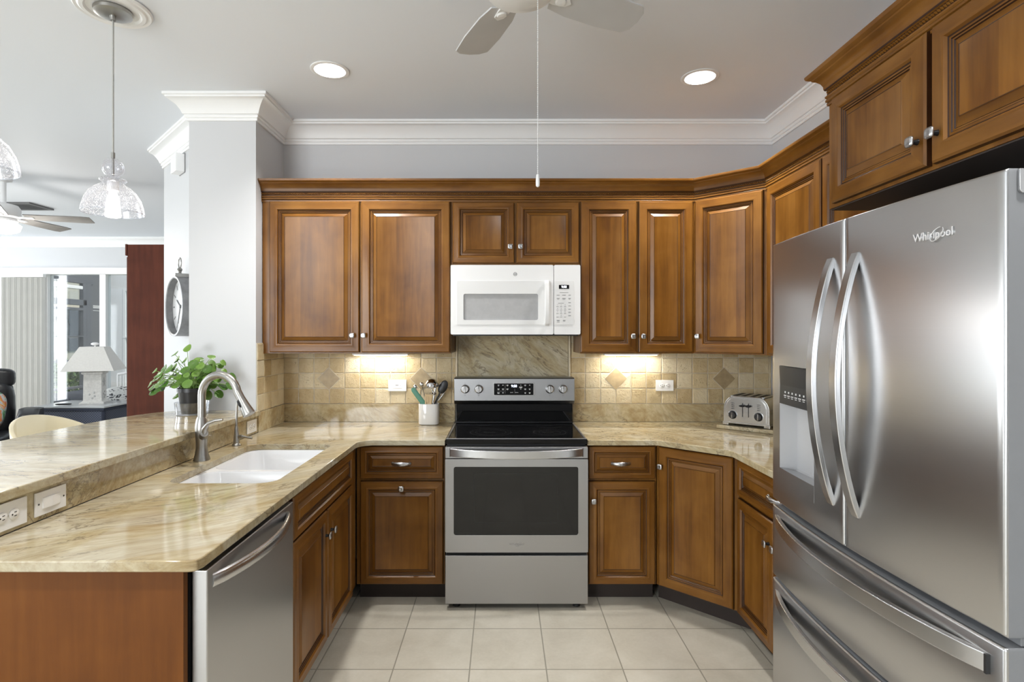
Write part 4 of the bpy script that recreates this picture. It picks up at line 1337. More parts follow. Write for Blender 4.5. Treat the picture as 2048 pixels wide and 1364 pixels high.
def curved_panel(y0, y1, z0, z1, hole=None, ny=26, back=1.030, edge=0.006):
    """door skin following the contoured front, with softened vertical edges"""
    m = MB()
    ys = [y0 + (y1 - y0) * i / ny for i in range(ny + 1)]
    if hole: ys = sorted(set([y for y in ys if min(abs(y - hole[0]), abs(y - hole[1])) > 0.006] + [hole[0], hole[1]]))
    ys = sorted(set(ys + [y0 + edge * 0.3, y0 + edge, y1 - edge * 0.3, y1 - edge]))
    zs = [z0, z0 + edge * 0.3, z0 + edge] + ([hole[2], hole[3]] if hole else []) + [z1 - edge, z1 - edge * 0.3, z1]
    def X(y, z):
        d = 0.0
        for q in (y - y0, y1 - y, z - z0, z1 - z):
            if q < edge: d = max(d, edge - math.sqrt(max(0.0, edge ** 2 - (edge - q) ** 2)))
        return FX(y) + d
    ny_, nz_ = len(ys), len(zs)
    vs = [(X(y, z), y, z) for z in zs for y in ys]
    fs = []
    for k in range(nz_ - 1):
        for i in range(ny_ - 1):
            if hole and abs(zs[k] - hole[2]) < 1e-6 and ys[i] >= hole[0] - 1e-6 and ys[i + 1] <= hole[1] + 1e-6: continue
            fs.append((k * ny_ + i, k * ny_ + i + 1, (k + 1) * ny_ + i + 1, (k + 1) * ny_ + i))
    m.add(vs, fs)
    # sides and back
    b0 = [(back, y, z0) for y in ys]
    b1_ = [(back, y, z1) for y in ys]
    m.add([vs[i] for i in range(ny_)] + b0, [(i, i + 1, ny_ + i + 1, ny_ + i) for i in range(ny_ - 1)], 1)
    m.add([vs[(nz_ - 1) * ny_ + i] for i in range(ny_)] + b1_, [(i, i + 1, ny_ + i + 1, ny_ + i) for i in range(ny_ - 1)], 1)
    for y, i in ((y0, 0), (y1, ny_ - 1)):
        m.add([vs[k * ny_ + i] for k in range(nz_)] + [(back, y, z) for z in zs], [(k, k + 1, nz_ + k + 1, nz_ + k) for k in range(nz_ - 1)], 1)
    m.add([(back, y0, z0), (back, y1, z0), (back, y1, z1), (back, y0, z1)], [(0, 1, 2, 3)], 1)
    return m
DH = (1.652, 1.888, 0.975, 1.374)
ld = curved_panel(1.505, FY1, 0.905, 1.793, DH).build('left_door', [M_steel_f, M_fside], fr, angle=50)
rd = curved_panel(FY0, 1.498, 0.905, 1.793).build('right_door', [M_steel_f, M_fside], fr, angle=50)
d1 = curved_panel(FY0, FY1, 0.640, 0.884, ny=40).build('upper_drawer', [M_steel_f, M_fside], fr, angle=50)
d2 = curved_panel(FY0, FY1, 0.075, 0.626, ny=40).build('lower_drawer', [M_steel_f, M_fside], fr, angle=50)
MB().box(1.0305, 1.0355, FY0 + 0.01, FY1 - 0.01, 0.06, 1.785).build('gasket', M_black, fr)
MB().box(0.985, 1.03, FY0 + 0.004, FY0 + 0.13, 0.886, 0.903).build('hinge_cover', M_fside, fr, bevel=0.002)
MB().box(0.985, 1.03, FY1 - 0.10, FY1 - 0.004, 0.886, 0.903).build('hinge_cover', M_fside, fr, bevel=0.002)
for y0, y1 in ((FY0 + 0.0, FY0 + 0.075), (FY1 - 0.075, FY1)):
    MB().prism([(1.040, 1.7655), (1.040, 1.797), (1.16, 1.790), (1.16, 1.7655)], y0 + 0.004, y1, plane='xz').build('top_hinge_cover', M_fside, fr, bevel=0.004)
MB().prism([(0.9735, 1.752), (0.978, 1.746), (1.030, 1.746), (1.030, 1.792), (0.9735, 1.792)], FY0 - 0.006, FY0 - 0.0005, plane='xz').build('door_hinge_plate', M_bar, rd, bevel=0.001)
# bowed bar handles of the doors
for door_, y, zt, zb in ((rd, 1.453, 1.692, 1.002), (ld, 1.563, 1.692, 1.002)):
    pts = []
    for i in range(25):
        f = i / 24
        pts.append((FX(y) + 0.004 - 0.060 * math.sin(math.pi * f) ** 0.8, y + 0.0 * f, zb + (zt - zb) * f))
    h_ = MB().ribbon(pts, 0.0155, 0.0075, (0, 1, 0)).build('handle', M_bar, door_, bevel=0.003, seg=2)
for door_, z in ((d1, 0.838), (d2, 0.578)):
    pts = []
    for i in range(29):
        f = i / 28
        y = 1.085 + 0.832 * f
        pts.append((FX(y) + 0.003 - 0.050 * math.sin(math.pi * f) ** 0.75, y, z))
    MB().ribbon(pts, 0.0195, 0.0075, (0, 0, 1)).build('handle', M_bar, door_, bevel=0.003, seg=2)
    MB().box(0.940, 0.9555, 1.078, 1.0835, z - 0.019, z + 0.019).build('handle_end', M_black, door_)
# ice and water dispenser
M_disp = plain('grey_dispenser_plastic', (0.50, 0.50, 0.51), 0.35, var=0.02)
dy0, dy1, dzb, dzt = DH
xf = FX((dy0 + dy1) / 2)
m = MB()
bk = xf + 0.062
m.add([(FX(dy0), dy0, dzb), (FX(dy1), dy1, dzb), (FX(dy1), dy1, dzt), (FX(dy0), dy0, dzt), (bk, dy0 + 0.012, dzb + 0.05), (bk, dy1 - 0.012, dzb + 0.05), (bk, dy1 - 0.012, dzt - 0.02), (bk, dy0 + 0.012, dzt - 0.02)],
      [(4, 5, 6, 7), (0, 1, 5, 4), (1, 2, 6, 5), (2, 3, 7, 6), (3, 0, 4, 7)])
m.build('dispenser_recess', M_disp, ld, smooth=False)
m = MB()
n = 10
ys = [dy0 + 0.0002 + (dy1 - dy0 - 0.0004) * i / n for i in range(n + 1)]
for i in range(n):
    a, b_ = ys[i], ys[i + 1]
    m.add([(FX(a) - 0.0004, a, dzb), (FX(b_) - 0.0004, b_, dzb), (FX(b_) - 0.0004, b_, dzb + 0.052), (FX(a) - 0.0004, a, dzb + 0.052),
           (bk, a, dzb), (bk, b_, dzb), (bk, b_, dzb + 0.044), (bk, a, dzb + 0.044)], [(0, 1, 2, 3), (3, 2, 6, 7), (0, 1, 5, 4)])
for a in (ys[0], ys[-1]):
    m.add([(FX(a) - 0.0004, a, dzb), (FX(a) - 0.0004, a, dzb + 0.052), (bk, a, dzb + 0.044), (bk, a, dzb)], [(0, 1, 2, 3)])
m.build('drip_tray', M_steel_f, ld, angle=30)
m = MB()
for i in range(n):
    a, b_ = ys[i], ys[i + 1]
    za = 0.012 * math.sin(math.pi * i / n)
    zb = 0.012 * math.sin(math.pi * (i + 1) / n)
    m.add([(FX(a) - 0.002, a, dzt - 0.002), (FX(b_) - 0.002, b_, dzt - 0.002), (FX(b_) + 0.001, b_, dzt - 0.065), (FX(a) + 0.001, a, dzt - 0.065),
           (FX(b_) - 0.001, b_, 1.246), (FX(a) - 0.001, a, 1.246), (bk, b_, 1.246), (bk, a, 1.246)],
          [(0, 1, 2, 3), (3, 2, 4, 5), (5, 4, 6, 7)])
dp = m.build('control_panel', M_black, ld, smooth=False)
m = MB()
for i in range(7):
    y = dy0 + 0.035 + i * 0.026
    for z, w, h in ((1.276, 0.016, 0.003), (1.270, 0.011, 0.0022), (1.287, 0.006, 0.006)):
        x = FX(y) + 0.0005
        m.box(x - 0.0014, x - 0.0004, y - w / 2, y + w / 2, z - h / 2, z + h / 2)
m.build('key_lettering', M_whitemark, dp, smooth=False)
MB().prism([(FX(1.70) + 0.0005, 1.302), (FX(1.70) + 0.0015, 1.302), (FX(1.70) + 0.003, 1.322), (FX(1.70) + 0.002, 1.322)], 1.672, 1.696, plane='xz').build('display', M_mwwin, dp)
M_badge = plain('pale_badge_metal', (0.72, 0.72, 0.73), 0.35, 0.4, var=0.03)
xl, yl, zl = FX(1.206) - 0.0002, 1.206, 1.695
text('Whirlpool', 0.0245, (xl - 0.001, yl, zl), (0.075, -1, 0), (0, 0, 1), M_badge, rd, depth=0.0012, offset=0.0004)
swoosh((xl - 0.003, yl - 0.013, zl), (0.075, -1, 0), (0, 0, 1), 0.019, 0.010, M_badge, rd, 0.0009)
# ================================================================== SMALL THINGS ON THE COUNTERS
Z1 = CZ1 + 0.0006
# toaster on its granite board
TR = R(-41)
tc = Vector((1.535, 3.405, 0))
brd = thing('granite_board', 'small granite board under the toaster', 'board', (tc.x, tc.y, Z1), TR)
MB().box(-0.165, 0.165, -0.150, 0.115, 0.0, 0.022).build('slab', M_granite, brd, local=True, bevel=0.004)
to = thing('toaster', 'brushed steel four slot toaster with two black dials', 'toaster', (tc.x, tc.y, Z1 + 0.0225), TR)
tw, th = 0.132, 0.178
prof = [(-tw, 0.020), (tw, 0.020), (tw, 0.095)]
for i in range(1, 10):
    a = R(90 * i / 10)
    prof.append((tw - 0.012 - 0.050 + 0.050 * math.cos(a) + 0.012 * math.cos(a), 0.095 + 0.083 * math.sin(a)))
prof += [(-x, z) for x, z in reversed(prof[2:])]
MB().prism(prof, -0.118, 0.112, plane='xz').build('shell', M_toaster, to, local=True, bevel=0.006, seg=3, angle=30)
ip = [(x * 0.90, 0.028 + (z - 0.020) * 0.90) for x, z in prof]
fp = MB().prism(ip, -0.126, -0.116, plane='xz').build('front_panel', M_toaster, to, local=True, bevel=0.004, seg=3, angle=30)
for i, x in enumerate((-0.072, -0.026, 0.026, 0.072)):
    MB().box(x - 0.013, x + 0.013, -0.088, 0.085, 0.172, 0.1792).build('bread_slot', M_dark, to, local=True)
MB().box(-0.100, 0.100, -0.092, 0.09, 0.173, 0.1785).build('slot_plate', M_steel, to, local=True, bevel=0.002)
for x in (-0.017, 0.017):
    MB().box(x - 0.0022, x + 0.0022, -0.1275, -0.124, 0.058, 0.140).build('lever_slot', M_dark, fp, local=True)
    MB().cyl((x, -0.125, 0.124), (x, -0.136, 0.124), 0.004).ellipsoid((x, -0.141, 0.124), 0.018, 0.007, 0.0065, 16, 10).build('lever', M_blackmetal, fp, local=True)
for x in (-0.074, 0.074):
    k = MB().lathe([(0.0255, 0), (0.0255, 0.003), (0.0215, 0.004), (0.0200, 0.016), (0.0175, 0.018)], (x, -0.1262, 0.066), 28, (0, -1, 0), mi=0)
    k = k.build('dial', M_black, fp, local=True)
    MB().lathe([(0.0262, 0), (0.0262, 0.0028), (0.0225, 0.0034)], (x, -0.1261, 0.066), 28, (0, -1, 0)).build('dial_ring', M_chrome, k, local=True)
    MB().box(x - 0.0032, x + 0.0032, -0.1465, -0.142, 0.048, 0.084).build('grip', M_chrome, k, local=True)
    m = MB()
    for i, w in enumerate((0.017, 0.016, 0.015, 0.016)):
        z = 0.136 - i * 0.011
        m.box(x - w / 2, x + w / 2 - 0.004, -0.1272, -0.1258, z - 0.0017, z + 0.0017)
        m.box(x + w / 2 - 0.002, x + w / 2 + 0.001, -0.1272, -0.1258, z - 0.0017, z + 0.0017)
    m.build('button_row', M_slot, fp, local=True, smooth=False)
MB().box(-tw - 0.004, tw + 0.004, -0.122, 0.116, 0.012, 0.021).build('base_plate', M_toaster, to, local=True, bevel=0.002)
for x in (-0.118, 0.118):
    for y in (-0.105, 0.098):
        MB().box(x - 0.017, x + 0.017, y - 0.017, y + 0.017, 0.0, 0.0135).build('foot', M_chrome, to, local=True, bevel=0.003)
MB().box(-0.11, 0.11, -0.09, 0.09, 0.006, 0.0115).build('underside', M_dark, to, local=True)

# utensil crock and what stands in it
kx, ky = -0.467, 3.556
cr = thing('utensil_crock', 'white oval ceramic crock full of cooking utensils', 'crock', (kx, ky, Z1))
def oval(r, z, n=40, p=3.0):
    pts = []
    for i in range(n):
        a = 2 * math.pi * i / n
        c_, s_ = math.cos(a), math.sin(a)
        q = 1 / (abs(c_) ** p + abs(s_) ** p) ** (1 / p)
        pts.append((kx + (0.065 + r) * c_ * q, ky + (0.050 + r) * s_ * q, Z1 + z))
    return pts
lev = [oval(-0.006, 0.0), oval(-0.001, 0.003), oval(0.0, 0.008), oval(0.0005, 0.128), oval(-0.001, 0.1325), oval(-0.004, 0.1325), oval(-0.0055, 0.129), oval(-0.0055, 0.012)]
m = MB()
vs = [p for l in lev for p in l]
n = 40
fs = []
for k in range(len(lev) - 1):
    for i in range(n):
        fs.append((k * n + i, k * n + (i + 1) % n, (k + 1) * n + (i + 1) % n, (k + 1) * n + i))
fs.append(tuple(range(n)))
fs.append(tuple((len(lev) - 1) * n + i for i in range(n)))
m.add(vs, fs).build('body', M_ceramic, cr, angle=40)
cz = Z1 + 0.014
U = 'utensils standing in the crock'
def KP(u, v, y=3.55):
    """measured point of a utensil seen at depth y"""
    return Vector(((u - 1004) * y / 1110, y, 1.48 - (v - 668) * y / 1110))
sp = thing('spatula', 'green silicone spatula leaning left in the white crock', 'spatula', (kx, ky, cz), group=U)
p0, p1 = Vector((-0.424, 3.530, cz + 0.02)), KP(824, 776, 3.528)
d = (p1 - p0).normalized()
side = Vector((0, 1, 0)).cross(d).normalized()
q0 = p0 + d * 0.05
m = MB()
pts = [q0 + d * ((p1 - q0).length * f) for f in (0, 0.1, 0.35, 0.7, 0.92, 0.98, 1.0)]
ws = [0.006, 0.013, 0.0165, 0.0165, 0.0150, 0.0105, 0.002]
m.tube(pts, ws, 14, up=side, flat=0.32)
m.build('blade', M_greensil, sp)
MB().tube([p0, q0 + d * 0.01], 0.005, 10).build('stick', M_lightwood, sp)
wh = thing('tongs', 'steel tongs with scalloped tips beside the green spatula', 'tongs', (kx, ky, cz), group=U)
p0 = Vector((-0.440, 3.563, cz + 0.004))
for pt in (KP(830, 774, 3.562), KP(843, 769, 3.566)):
    arm = MB().tube([p0, p0 + (pt - p0) * 0.5 + Vector((-0.006, 0, 0.003)), pt], [0.004, 0.006, 0.007], 10, flat=0.45, up=(0, 1, 0))
    a_ = arm.build('arm', M_chrome, wh)
    MB().ellipsoid(pt, 0.014, 0.008, 0.015, 12, 8).build('scalloped_tip', M_chrome, a_)
la = thing('ladle', 'polished steel ladle hanging over the crock rim, bowl upward', 'ladle', (kx, ky, cz), group=U)
c = KP(863, 771, 3.53)
m = MB()
prof = [(0.0455 * math.cos(R(a)), 0.0455 * math.sin(R(a))) for a in range(0, 90, 9)] + [(0.001, 0.0455)]
prof2 = [(0.0425 * math.cos(R(a)), 0.0425 * math.sin(R(a))) for a in range(0, 90, 9)] + [(0.001, 0.0425)]
m.lathe(prof, c, 28, (0.10, -0.22, 1), cap0=False)
m.lathe(list(reversed(prof2)), c, 28, (0.10, -0.22, 1), cap0=False, cap1=False)
bwl = m.build('bowl', M_chrome, la, angle=60)
p0 = Vector((-0.470, 3.546, cz + 0.004))
MB().tube([p0, c + Vector((0.016, 0.026, -0.060)), c + Vector((0.020, 0.034, -0.01)), c + Vector((0.020, 0.034, 0.010))], [0.005, 0.0055, 0.005, 0.003], 10, flat=0.5, up=(1, 0, 0)).build('handle', M_chrome, la)
ma = thing('masher', 'steel masher with a flat pierced disc under the ladle', 'masher', (kx, ky, cz), group=U)
pA = KP(866, 787, 3.525)
MB().tube([Vector((-0.458, 3.543, cz + 0.004)), pA + Vector((0.006, 0.004, -0.006)), KP(861, 772, 3.552) + Vector((0, 0, 0))], [0.004, 0.004, 0.004], 10).build('handle', M_chrome, ma)
MB().lathe([(0.024, 0), (0.024, 0.003)], pA, 24, (0.1, -0.15, 1)).build('disc', M_chrome, ma)
tn = thing('serving_fork', 'pale wooden slotted turner in the middle of the crock', 'turner', (kx, ky, cz), group=U)
a0, a1 = Vector((-0.468, 3.522, cz + 0.01)), KP(860, 789, 3.515)
m = MB()
zt, zb_ = a1.z, Z1 + 0.10
m.prism([(-0.487, zb_), (-0.447, zb_), (-0.444, zt), (-0.489, zt)], a1.y - 0.003, a1.y + 0.003, plane='xz',
        holes=[[(-0.478, zb_ + 0.012), (-0.474, zb_ + 0.012), (-0.474, zt - 0.012), (-0.478, zt - 0.012)], [(-0.464, zb_ + 0.012), (-0.460, zb_ + 0.012), (-0.460, zt - 0.012), (-0.464, zt - 0.012)]])
m.build('blade', M_lightwood, tn)
MB().tube([a0, Vector((-0.467, a1.y + 0.001, zb_ + 0.004))], 0.006, 10).build('stick', M_lightwood, tn)
tn.name = 'slotted_turner'
WM['slotted_turner'] = WM['serving_fork']
sl = thing('spoon', 'black nylon cooking spoon at the right of the crock', 'spoon', (kx, ky, cz), group=U)
p0, c = Vector((-0.488, 3.576, cz + 0.004)), KP(886, 774, 3.5725)
d = (c - p0).normalized()
xs = Vector((0, 1, 0)).cross(d).normalized()
M_ = Matrix((xs, d.cross(xs), d)).transposed().to_4x4()
M_.translation = c
MB().ellipsoid((0, 0, 0), 0.028, 0.008, 0.046, 18, 12).xform(M_).build('bowl', M_blacknylon, sl)
MB().tube([p0, c - d * 0.035], [0.005, 0.0065], 10).build('handle', M_blacknylon, sl)
wk = thing('whisk', 'thin steel whisk leaning right behind the black spoon', 'whisk', (kx, ky, cz), group=U)
p0, c = Vector((-0.500, 3.584, cz + 0.010)), KP(889, 782, 3.592)
d = (c - p0).normalized()
MB().tube([p0, p0 + (c - p0) * 0.62], 0.0045, 10).build('handle', M_chrome, wk)
base = p0 + (c - p0) * 0.60
L = (c - base).length
m = MB()
u = d.orthogonal().normalized()
w = d.cross(u)
for k in range(5):
    a = math.pi * k / 5
    e = u * math.cos(a) + w * math.sin(a)
    pts = []
    for i in range(17):
        t = math.pi * 2 * i / 16
        pts.append(base + d * (L * (0.5 - 0.5 * math.cos(t))) + e * (0.012 * math.sin(t) * (0.4 + 0.6 * (0.5 - 0.5 * math.cos(t)))))
    m.tube(pts, 0.0011, 5)
m.build('wires', M_chrome, wk)

# plant on the bar
px, py, pz = -1.722, 3.085, 1.0352
di = thing('glass_dish', 'round clear glass dish under the black plant pot', 'dish', (px, py, pz))
MB().lathe([(0.070, 0.0), (0.080, 0.003), (0.088, 0.068), (0.0850, 0.068), (0.0775, 0.007), (0.001, 0.006)], (px, py, pz), 36, cap1=False).build('bowl', M_clear, di, angle=50)
pl = thing('potted_plant', 'green round leaved plant in a small black pot on the bar', 'plant', (px, py, pz + 0.0065))
MB().lathe([(0.052, 0.0), (0.054, 0.002), (0.070, 0.118), (0.0745, 0.119), (0.0750, 0.140), (0.0715, 0.140), (0.068, 0.118), (0.067, 0.112)], (px, py, pz + 0.007), 32, cap1=False).build('pot', M_pot, pl, angle=35)
MB().lathe([(0.0675, 0.0), (0.030, 0.006), (0.001, 0.008)], (px, py, pz + 0.118), 24).build('soil', M_soil, pl)
rg = random.Random(21)
lm, sm = MB(), MB()
base = Vector((px, py, pz + 0.12))
def peltate(c, r, nrm, tint):
    nrm = nrm.normalized()
    u = nrm.orthogonal().normalized()
    w = nrm.cross(u)
    n = 14
    vs = [c - nrm * r * 0.10]
    for rr_, h in ((0.55, 0.02), (1.0, -0.06)):
        for i in range(n):
            a = 2 * math.pi * i / n
            wob = 1 + 0.04 * math.sin(3 * a + r * 900)
            vs.append(c + u * (r * rr_ * wob * math.cos(a)) + w * (r * rr_ * 0.9 * math.sin(a)) + nrm * (r * h + 0.12 * r * rr_ * rr_ * math.cos(2 * a)))
    fs = [(0, 1 + i, 1 + (i + 1) % n) for i in range(n)] + [(1 + i, 1 + n + i, 1 + n + (i + 1) % n, 1 + (i + 1) % n) for i in range(n)]
    lm.add(vs, fs, 0, tint)
spots = []
for i in range(92):
    a = rg.uniform(0, 2 * math.pi)
    el = rg.uniform(-0.05, 1.0)
    R0 = rg.uniform(0.10, 0.22)
    p = base + Vector((R0 * 1.12 * math.cos(a) * math.cos(el), R0 * 0.62 * math.sin(a) * math.cos(el), 0.03 + R0 * 0.85 * math.sin(el)))
    spots.append((p, rg.uniform(0.017, 0.029)))
for du, dv, r in ((120, 40, 0.026), (150, 62, 0.026), (165, 90, 0.028), (118, 12, 0.022), (140, 110, 0.028), (185, 70, 0.022), (-215, 65, 0.040), (-196, 96, 0.036), (-160, 42, 0.027), (-110, 5, 0.024), (-35, -10, 0.026), (-60, 22, 0.022), (95, 65, 0.028), (90, 90, 0.030), (70, 112, 0.034), (-95, 112, 0.026), (30, 20, 0.020), (52, 40, 0.022)):
    s_ = 3.08 / 1110
    p = Vector((px + (du * 0.34) * s_, py + rg.uniform(-0.04, 0.04), pz + 0.345 - (dv * 0.78) * s_))
    spots.append((p, r))
for p, r in spots:
    p.y = min(p.y, 3.195)
    d = p - base
    out_ = Vector((d.x, d.y - 0.05, 0)).normalized()
    nrm = Vector((out_.x * 0.75 + rg.uniform(-.3, .3), out_.y * 0.75 - 0.45 + rg.uniform(-.3, .3), 0.75 + rg.uniform(-.25, .25)))
    peltate(p, r, nrm, min(1, max(0, 0.35 + 2.0 * (p.z - base.z) * 0.6 + rg.uniform(-0.3, 0.4))))
    st = base + Vector((rg.uniform(-0.03, 0.03), rg.uniform(-0.03, 0.03), 0.0))
    mid = st.lerp(p, 0.55) + Vector((0, 0, 0.035))
    sm.tube([st, st.lerp(mid, 0.6) + Vector((0, 0, 0.008)), mid, p], [0.0022, 0.0019, 0.0017, 0.0014], 6)
lm.build('leaves', M_leaf, pl, tint=True, angle=70)
sm.build('stems', M_stem, pl)

# ================================================================== OUTLETS AND SWITCH
def wallplate(name, label, c, xd, nrm, kind, hw=0.0585, hh=0.036):
    t = thing(name, label, 'light switch' if kind == 'switch' else 'outlet', c)
    c, x, n_ = Vector(c), Vector(xd), Vector(nrm)
    z = Vector((0, 0, 1))
    def blk(cx, cz_, hx, hz, h0, h1, m=None):
        m = m or MB()
        return m.obox(c + x * cx + z * cz_ + n_ * ((h0 + h1) / 2), x, z, n_, hx, hz, (h1 - h0) / 2)
    pt = blk(0, 0, hw, hh, 0, 0.006).build('plate', M_plate, t, bevel=0.002, seg=2)
    sc2 = MB()
    if kind == 'duplex':
        for s_ in (-1, 1):
            m = MB()
            m.lathe([(0.0165, 0), (0.0165, 0.0022), (0.0155, 0.0028)], c + x * (0.0195 * s_) + n_ * 0.0058, 24, n_, sy=1.0)
            o = m.build('socket', M_plate, t)
            q = MB()
            for dz_ in (-0.0055, 0.0055):
                blk(0.0195 * s_ + 0.003, dz_, 0.0040, 0.0012, 0.0080, 0.0090, q)
            q.lathe([(0.0026, 0), (0.0026, 0.001)], c + x * (0.0195 * s_ - 0.0075) + n_ * 0.0080, 12, n_)
            q.build('slots', M_slot, o)
        sc2.lathe([(0.003, 0), (0.003, 0.0012)], c + n_ * 0.006, 12, n_)
    elif kind == 'decora':
        o = blk(0, 0, 0.0335, 0.0165, 0.0055, 0.0085).build('socket', M_plate, t, bevel=0.001)
        q = MB()
        for dx in (-0.006, 0.003):
            blk(dx, 0.002, 0.0026, 0.004, 0.0085, 0.0092, q)
        blk(0.021, 0.0, 0.0018, 0.0018, 0.0085, 0.0092, q)
        q.build('slots', M_slot, o)
        for s_ in (-1, 1): sc2.lathe([(0.0028, 0), (0.0028, 0.001)], c + x * (0.0485 * s_) + n_ * 0.006, 12, n_)
    else:
        m = MB()
        a = c + n_ * 0.0058
        vs = []
        for (px_, h) in ((-0.034, 0.003), (0.0, 0.0055), (0.034, 0.0015)):
            for pz_ in (-0.0165, 0.0165):
                vs.append(a + x * px_ + z * pz_ + n_ * h)
        for px_ in (-0.034, 0.0, 0.034):
            for pz_ in (-0.0165, 0.0165):
                vs.append(a + x * px_ + z * pz_)
        m.add(vs, [(0, 2, 3, 1), (2, 4, 5, 3), (0, 2, 8, 6), (2, 4, 10, 8), (1, 3, 9, 7), (3, 5, 11, 9), (0, 1, 7, 6), (4, 5, 11, 10)])
        m.build('rocker', M_plate, t, smooth=False)
        for s_ in (-1, 1): sc2.lathe([(0.0028, 0), (0.0028, 0.001)], c + x * (0.0485 * s_) + n_ * 0.006, 12, n_)
    sc2.build('screws', M_slot if kind == 'switch' else M_pewter, t)
    return t
yt = 3.6478
wallplate('wall_outlet', 'white wall outlet on the tile left of the utensil crock', (-0.687, yt, 1.142), (1, 0, 0), (0, -1, 0), 'decora', 0.060, 0.038)
wallplate('wall_outlet', 'white double socket outlet on the tile left of the toaster', (1.068, yt, 1.142), (1, 0, 0), (0, -1, 0), 'duplex')
wallplate('wall_outlet', 'white double socket outlet behind the slim filter tap', (-1.4305, 3.165, 0.953), (0, 1, 0), (1, 0, 0), 'duplex')
wallplate('wall_switch', 'white rocker light switch on the low granite upstand', (-1.4305, 1.755, 0.955), (0, 1, 0), (1, 0, 0), 'switch', 0.060, 0.037)
wallplate('wall_outlet', 'white double socket outlet cut by the photo edge, left of the switch', (-1.4305, 1.600, 0.955), (0, 1, 0), (1, 0, 0), 'duplex', 0.066, 0.040)

# ================================================================== UNDER-CABINET LIGHTS
for x0, x1, lb in ((-0.955, -0.600, 'slim strip light under the large upper cabinet left of the microwave'), (0.655, 1.000, 'slim strip light under the narrow upper cabinet right of the microwave')):
    uc = thing('under_cabinet_light', lb, 'strip light', ((x0 + x1) / 2, 3.565, 1.362), group='strip lights under the upper cabinets')
    MB().box(x0, x1, 3.535, 3.600, 1.346, 1.3625).build('housing', M_fanwhite, uc, bevel=0.002)
    MB().box(x0 + 0.01, x1 - 0.01, 3.540, 3.595, 1.3435, 1.3462).build('lens', M_strip, uc)
    area_light('strip_lamp', ((x0 + x1) / 2, 3.570, 1.340), (0, 0.12, -1), x1 - x0 - 0.02, 0.04, 0.85, (1.0, 0.95, 0.86))

# ================================================================== CEILING FIXTURES
for x, y, lb in CANS:
    cn = thing('recessed_light', lb, 'recessed light', (x, y, CEIL), group='recessed ceiling lights')
    MB().lathe([(0.0815, 0.0005), (0.0980, -0.0005), (0.0985, -0.004), (0.0950, -0.006), (0.0790, -0.005), (0.0790, 0.004), (0.0610, 0.070), (0.0640, 0.072), (0.0815, 0.010)], (x, y, CEIL), 40, cap0=False, cap1=False).build('trim_ring', M_fanwhite, cn, angle=40)
    MB().lathe([(0.0615, 0.066), (0.0615, 0.070), (0.001, 0.071)], (x, y, CEIL), 32).build('lens', M_lens, cn)
for x, y in ((-0.899, 2.90), (1.063, 2.98), (-0.9, 0.7), (1.06, 0.7), (0.1, -1.2)):  # last three are unseen fill spots without fixtures, added to brighten the kitchen
    d = bpy.data.lights.new('recessed_and_fill_lamp', 'SPOT')
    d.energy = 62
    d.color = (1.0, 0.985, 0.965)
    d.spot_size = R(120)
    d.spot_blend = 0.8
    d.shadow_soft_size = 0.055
    o = bpy.data.objects.new('recessed_and_fill_lamp', d)
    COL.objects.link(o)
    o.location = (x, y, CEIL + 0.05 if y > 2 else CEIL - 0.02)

# kitchen ceiling fan (only two blades and the pull chain reach into the photo)
fnx, fny, fnz = 0.060, 1.80, 2.60
kf = thing('ceiling_fan', 'white kitchen ceiling fan with grey blades and hanging pull chain', 'ceiling fan', (fnx, fny, CEIL))
MB().lathe([(0.070, 0.0), (0.072, -0.03), (0.045, -0.05), (0.030, -0.06), (0.030, -0.13), (0.100, -0.145), (0.115, -0.17), (0.115, -0.225), (0.085, -0.250), (0.060, -0.255)], (fnx, fny, CEIL), 36).build('motor_housing', M_fanwhite, kf, angle=40)
for k, ang in enumerate((24, 114, 204, 294)):
    a = R(ang)
    Mx = Matrix.Translation((fnx, fny, fnz)) @ Matrix.Rotation(a, 4, 'Z') @ Matrix.Rotation(R(-10), 4, 'X')
    ol = [(0.125, -0.050), (0.20, -0.066), (0.33, -0.073), (0.44, -0.068), (0.462, -0.040), (0.468, 0.0), (0.462, 0.045), (0.44, 0.068), (0.33, 0.073), (0.20, 0.066), (0.125, 0.050), (0.112, 0.0)]
    bld = MB().prism(ol, 0.0, 0.006).xform(Mx).build('blade', M_fanblade, kf, bevel=0.0015)
    MB().prism([(0.085, -0.016), (0.13, -0.022), (0.175, -0.018), (0.19, 0.0), (0.175, 0.018), (0.13, 0.022), (0.085, 0.016)], -0.006, -0.0005).lathe([(0.020, -0.006), (0.016, -0.011), (0.001, -0.013)], (0.150, 0, 0), 20).xform(Mx).build('blade_bracket', M_fanwhite, bld)
MB().lathe([(0.060, 0.0), (0.105, -0.012), (0.108, -0.022), (0.07, -0.034), (0.001, -0.036)], (fnx, fny, 2.605), 32).build('light_kit', M_fanwhite, kf, angle=40)
chx, chy = 0.116, 1.80
m = MB()
zc, zt_ = 1.985, 2.598
n = int((zt_ - zc) / 0.0062)
for i in range(n):
    z = zt_ - i * (zt_ - zc) / n
    m.ellipsoid((chx, chy, z), 0.0020, 0.0020, 0.0024, 6, 4)
m.cyl((chx, chy, zc), (chx, chy, zt_), 0.0007, n=5)
m.build('pull_chain', M_fanwhite, kf)
MB().lathe([(0.002, 0.022), (0.0045, 0.021), (0.0060, 0.010), (0.0066, -0.004), (0.0062, -0.016), (0.003, -0.019), (0.001, -0.019)], (chx, chy, 1.976), 16).build('chain_pull', M_ceramic, kf)

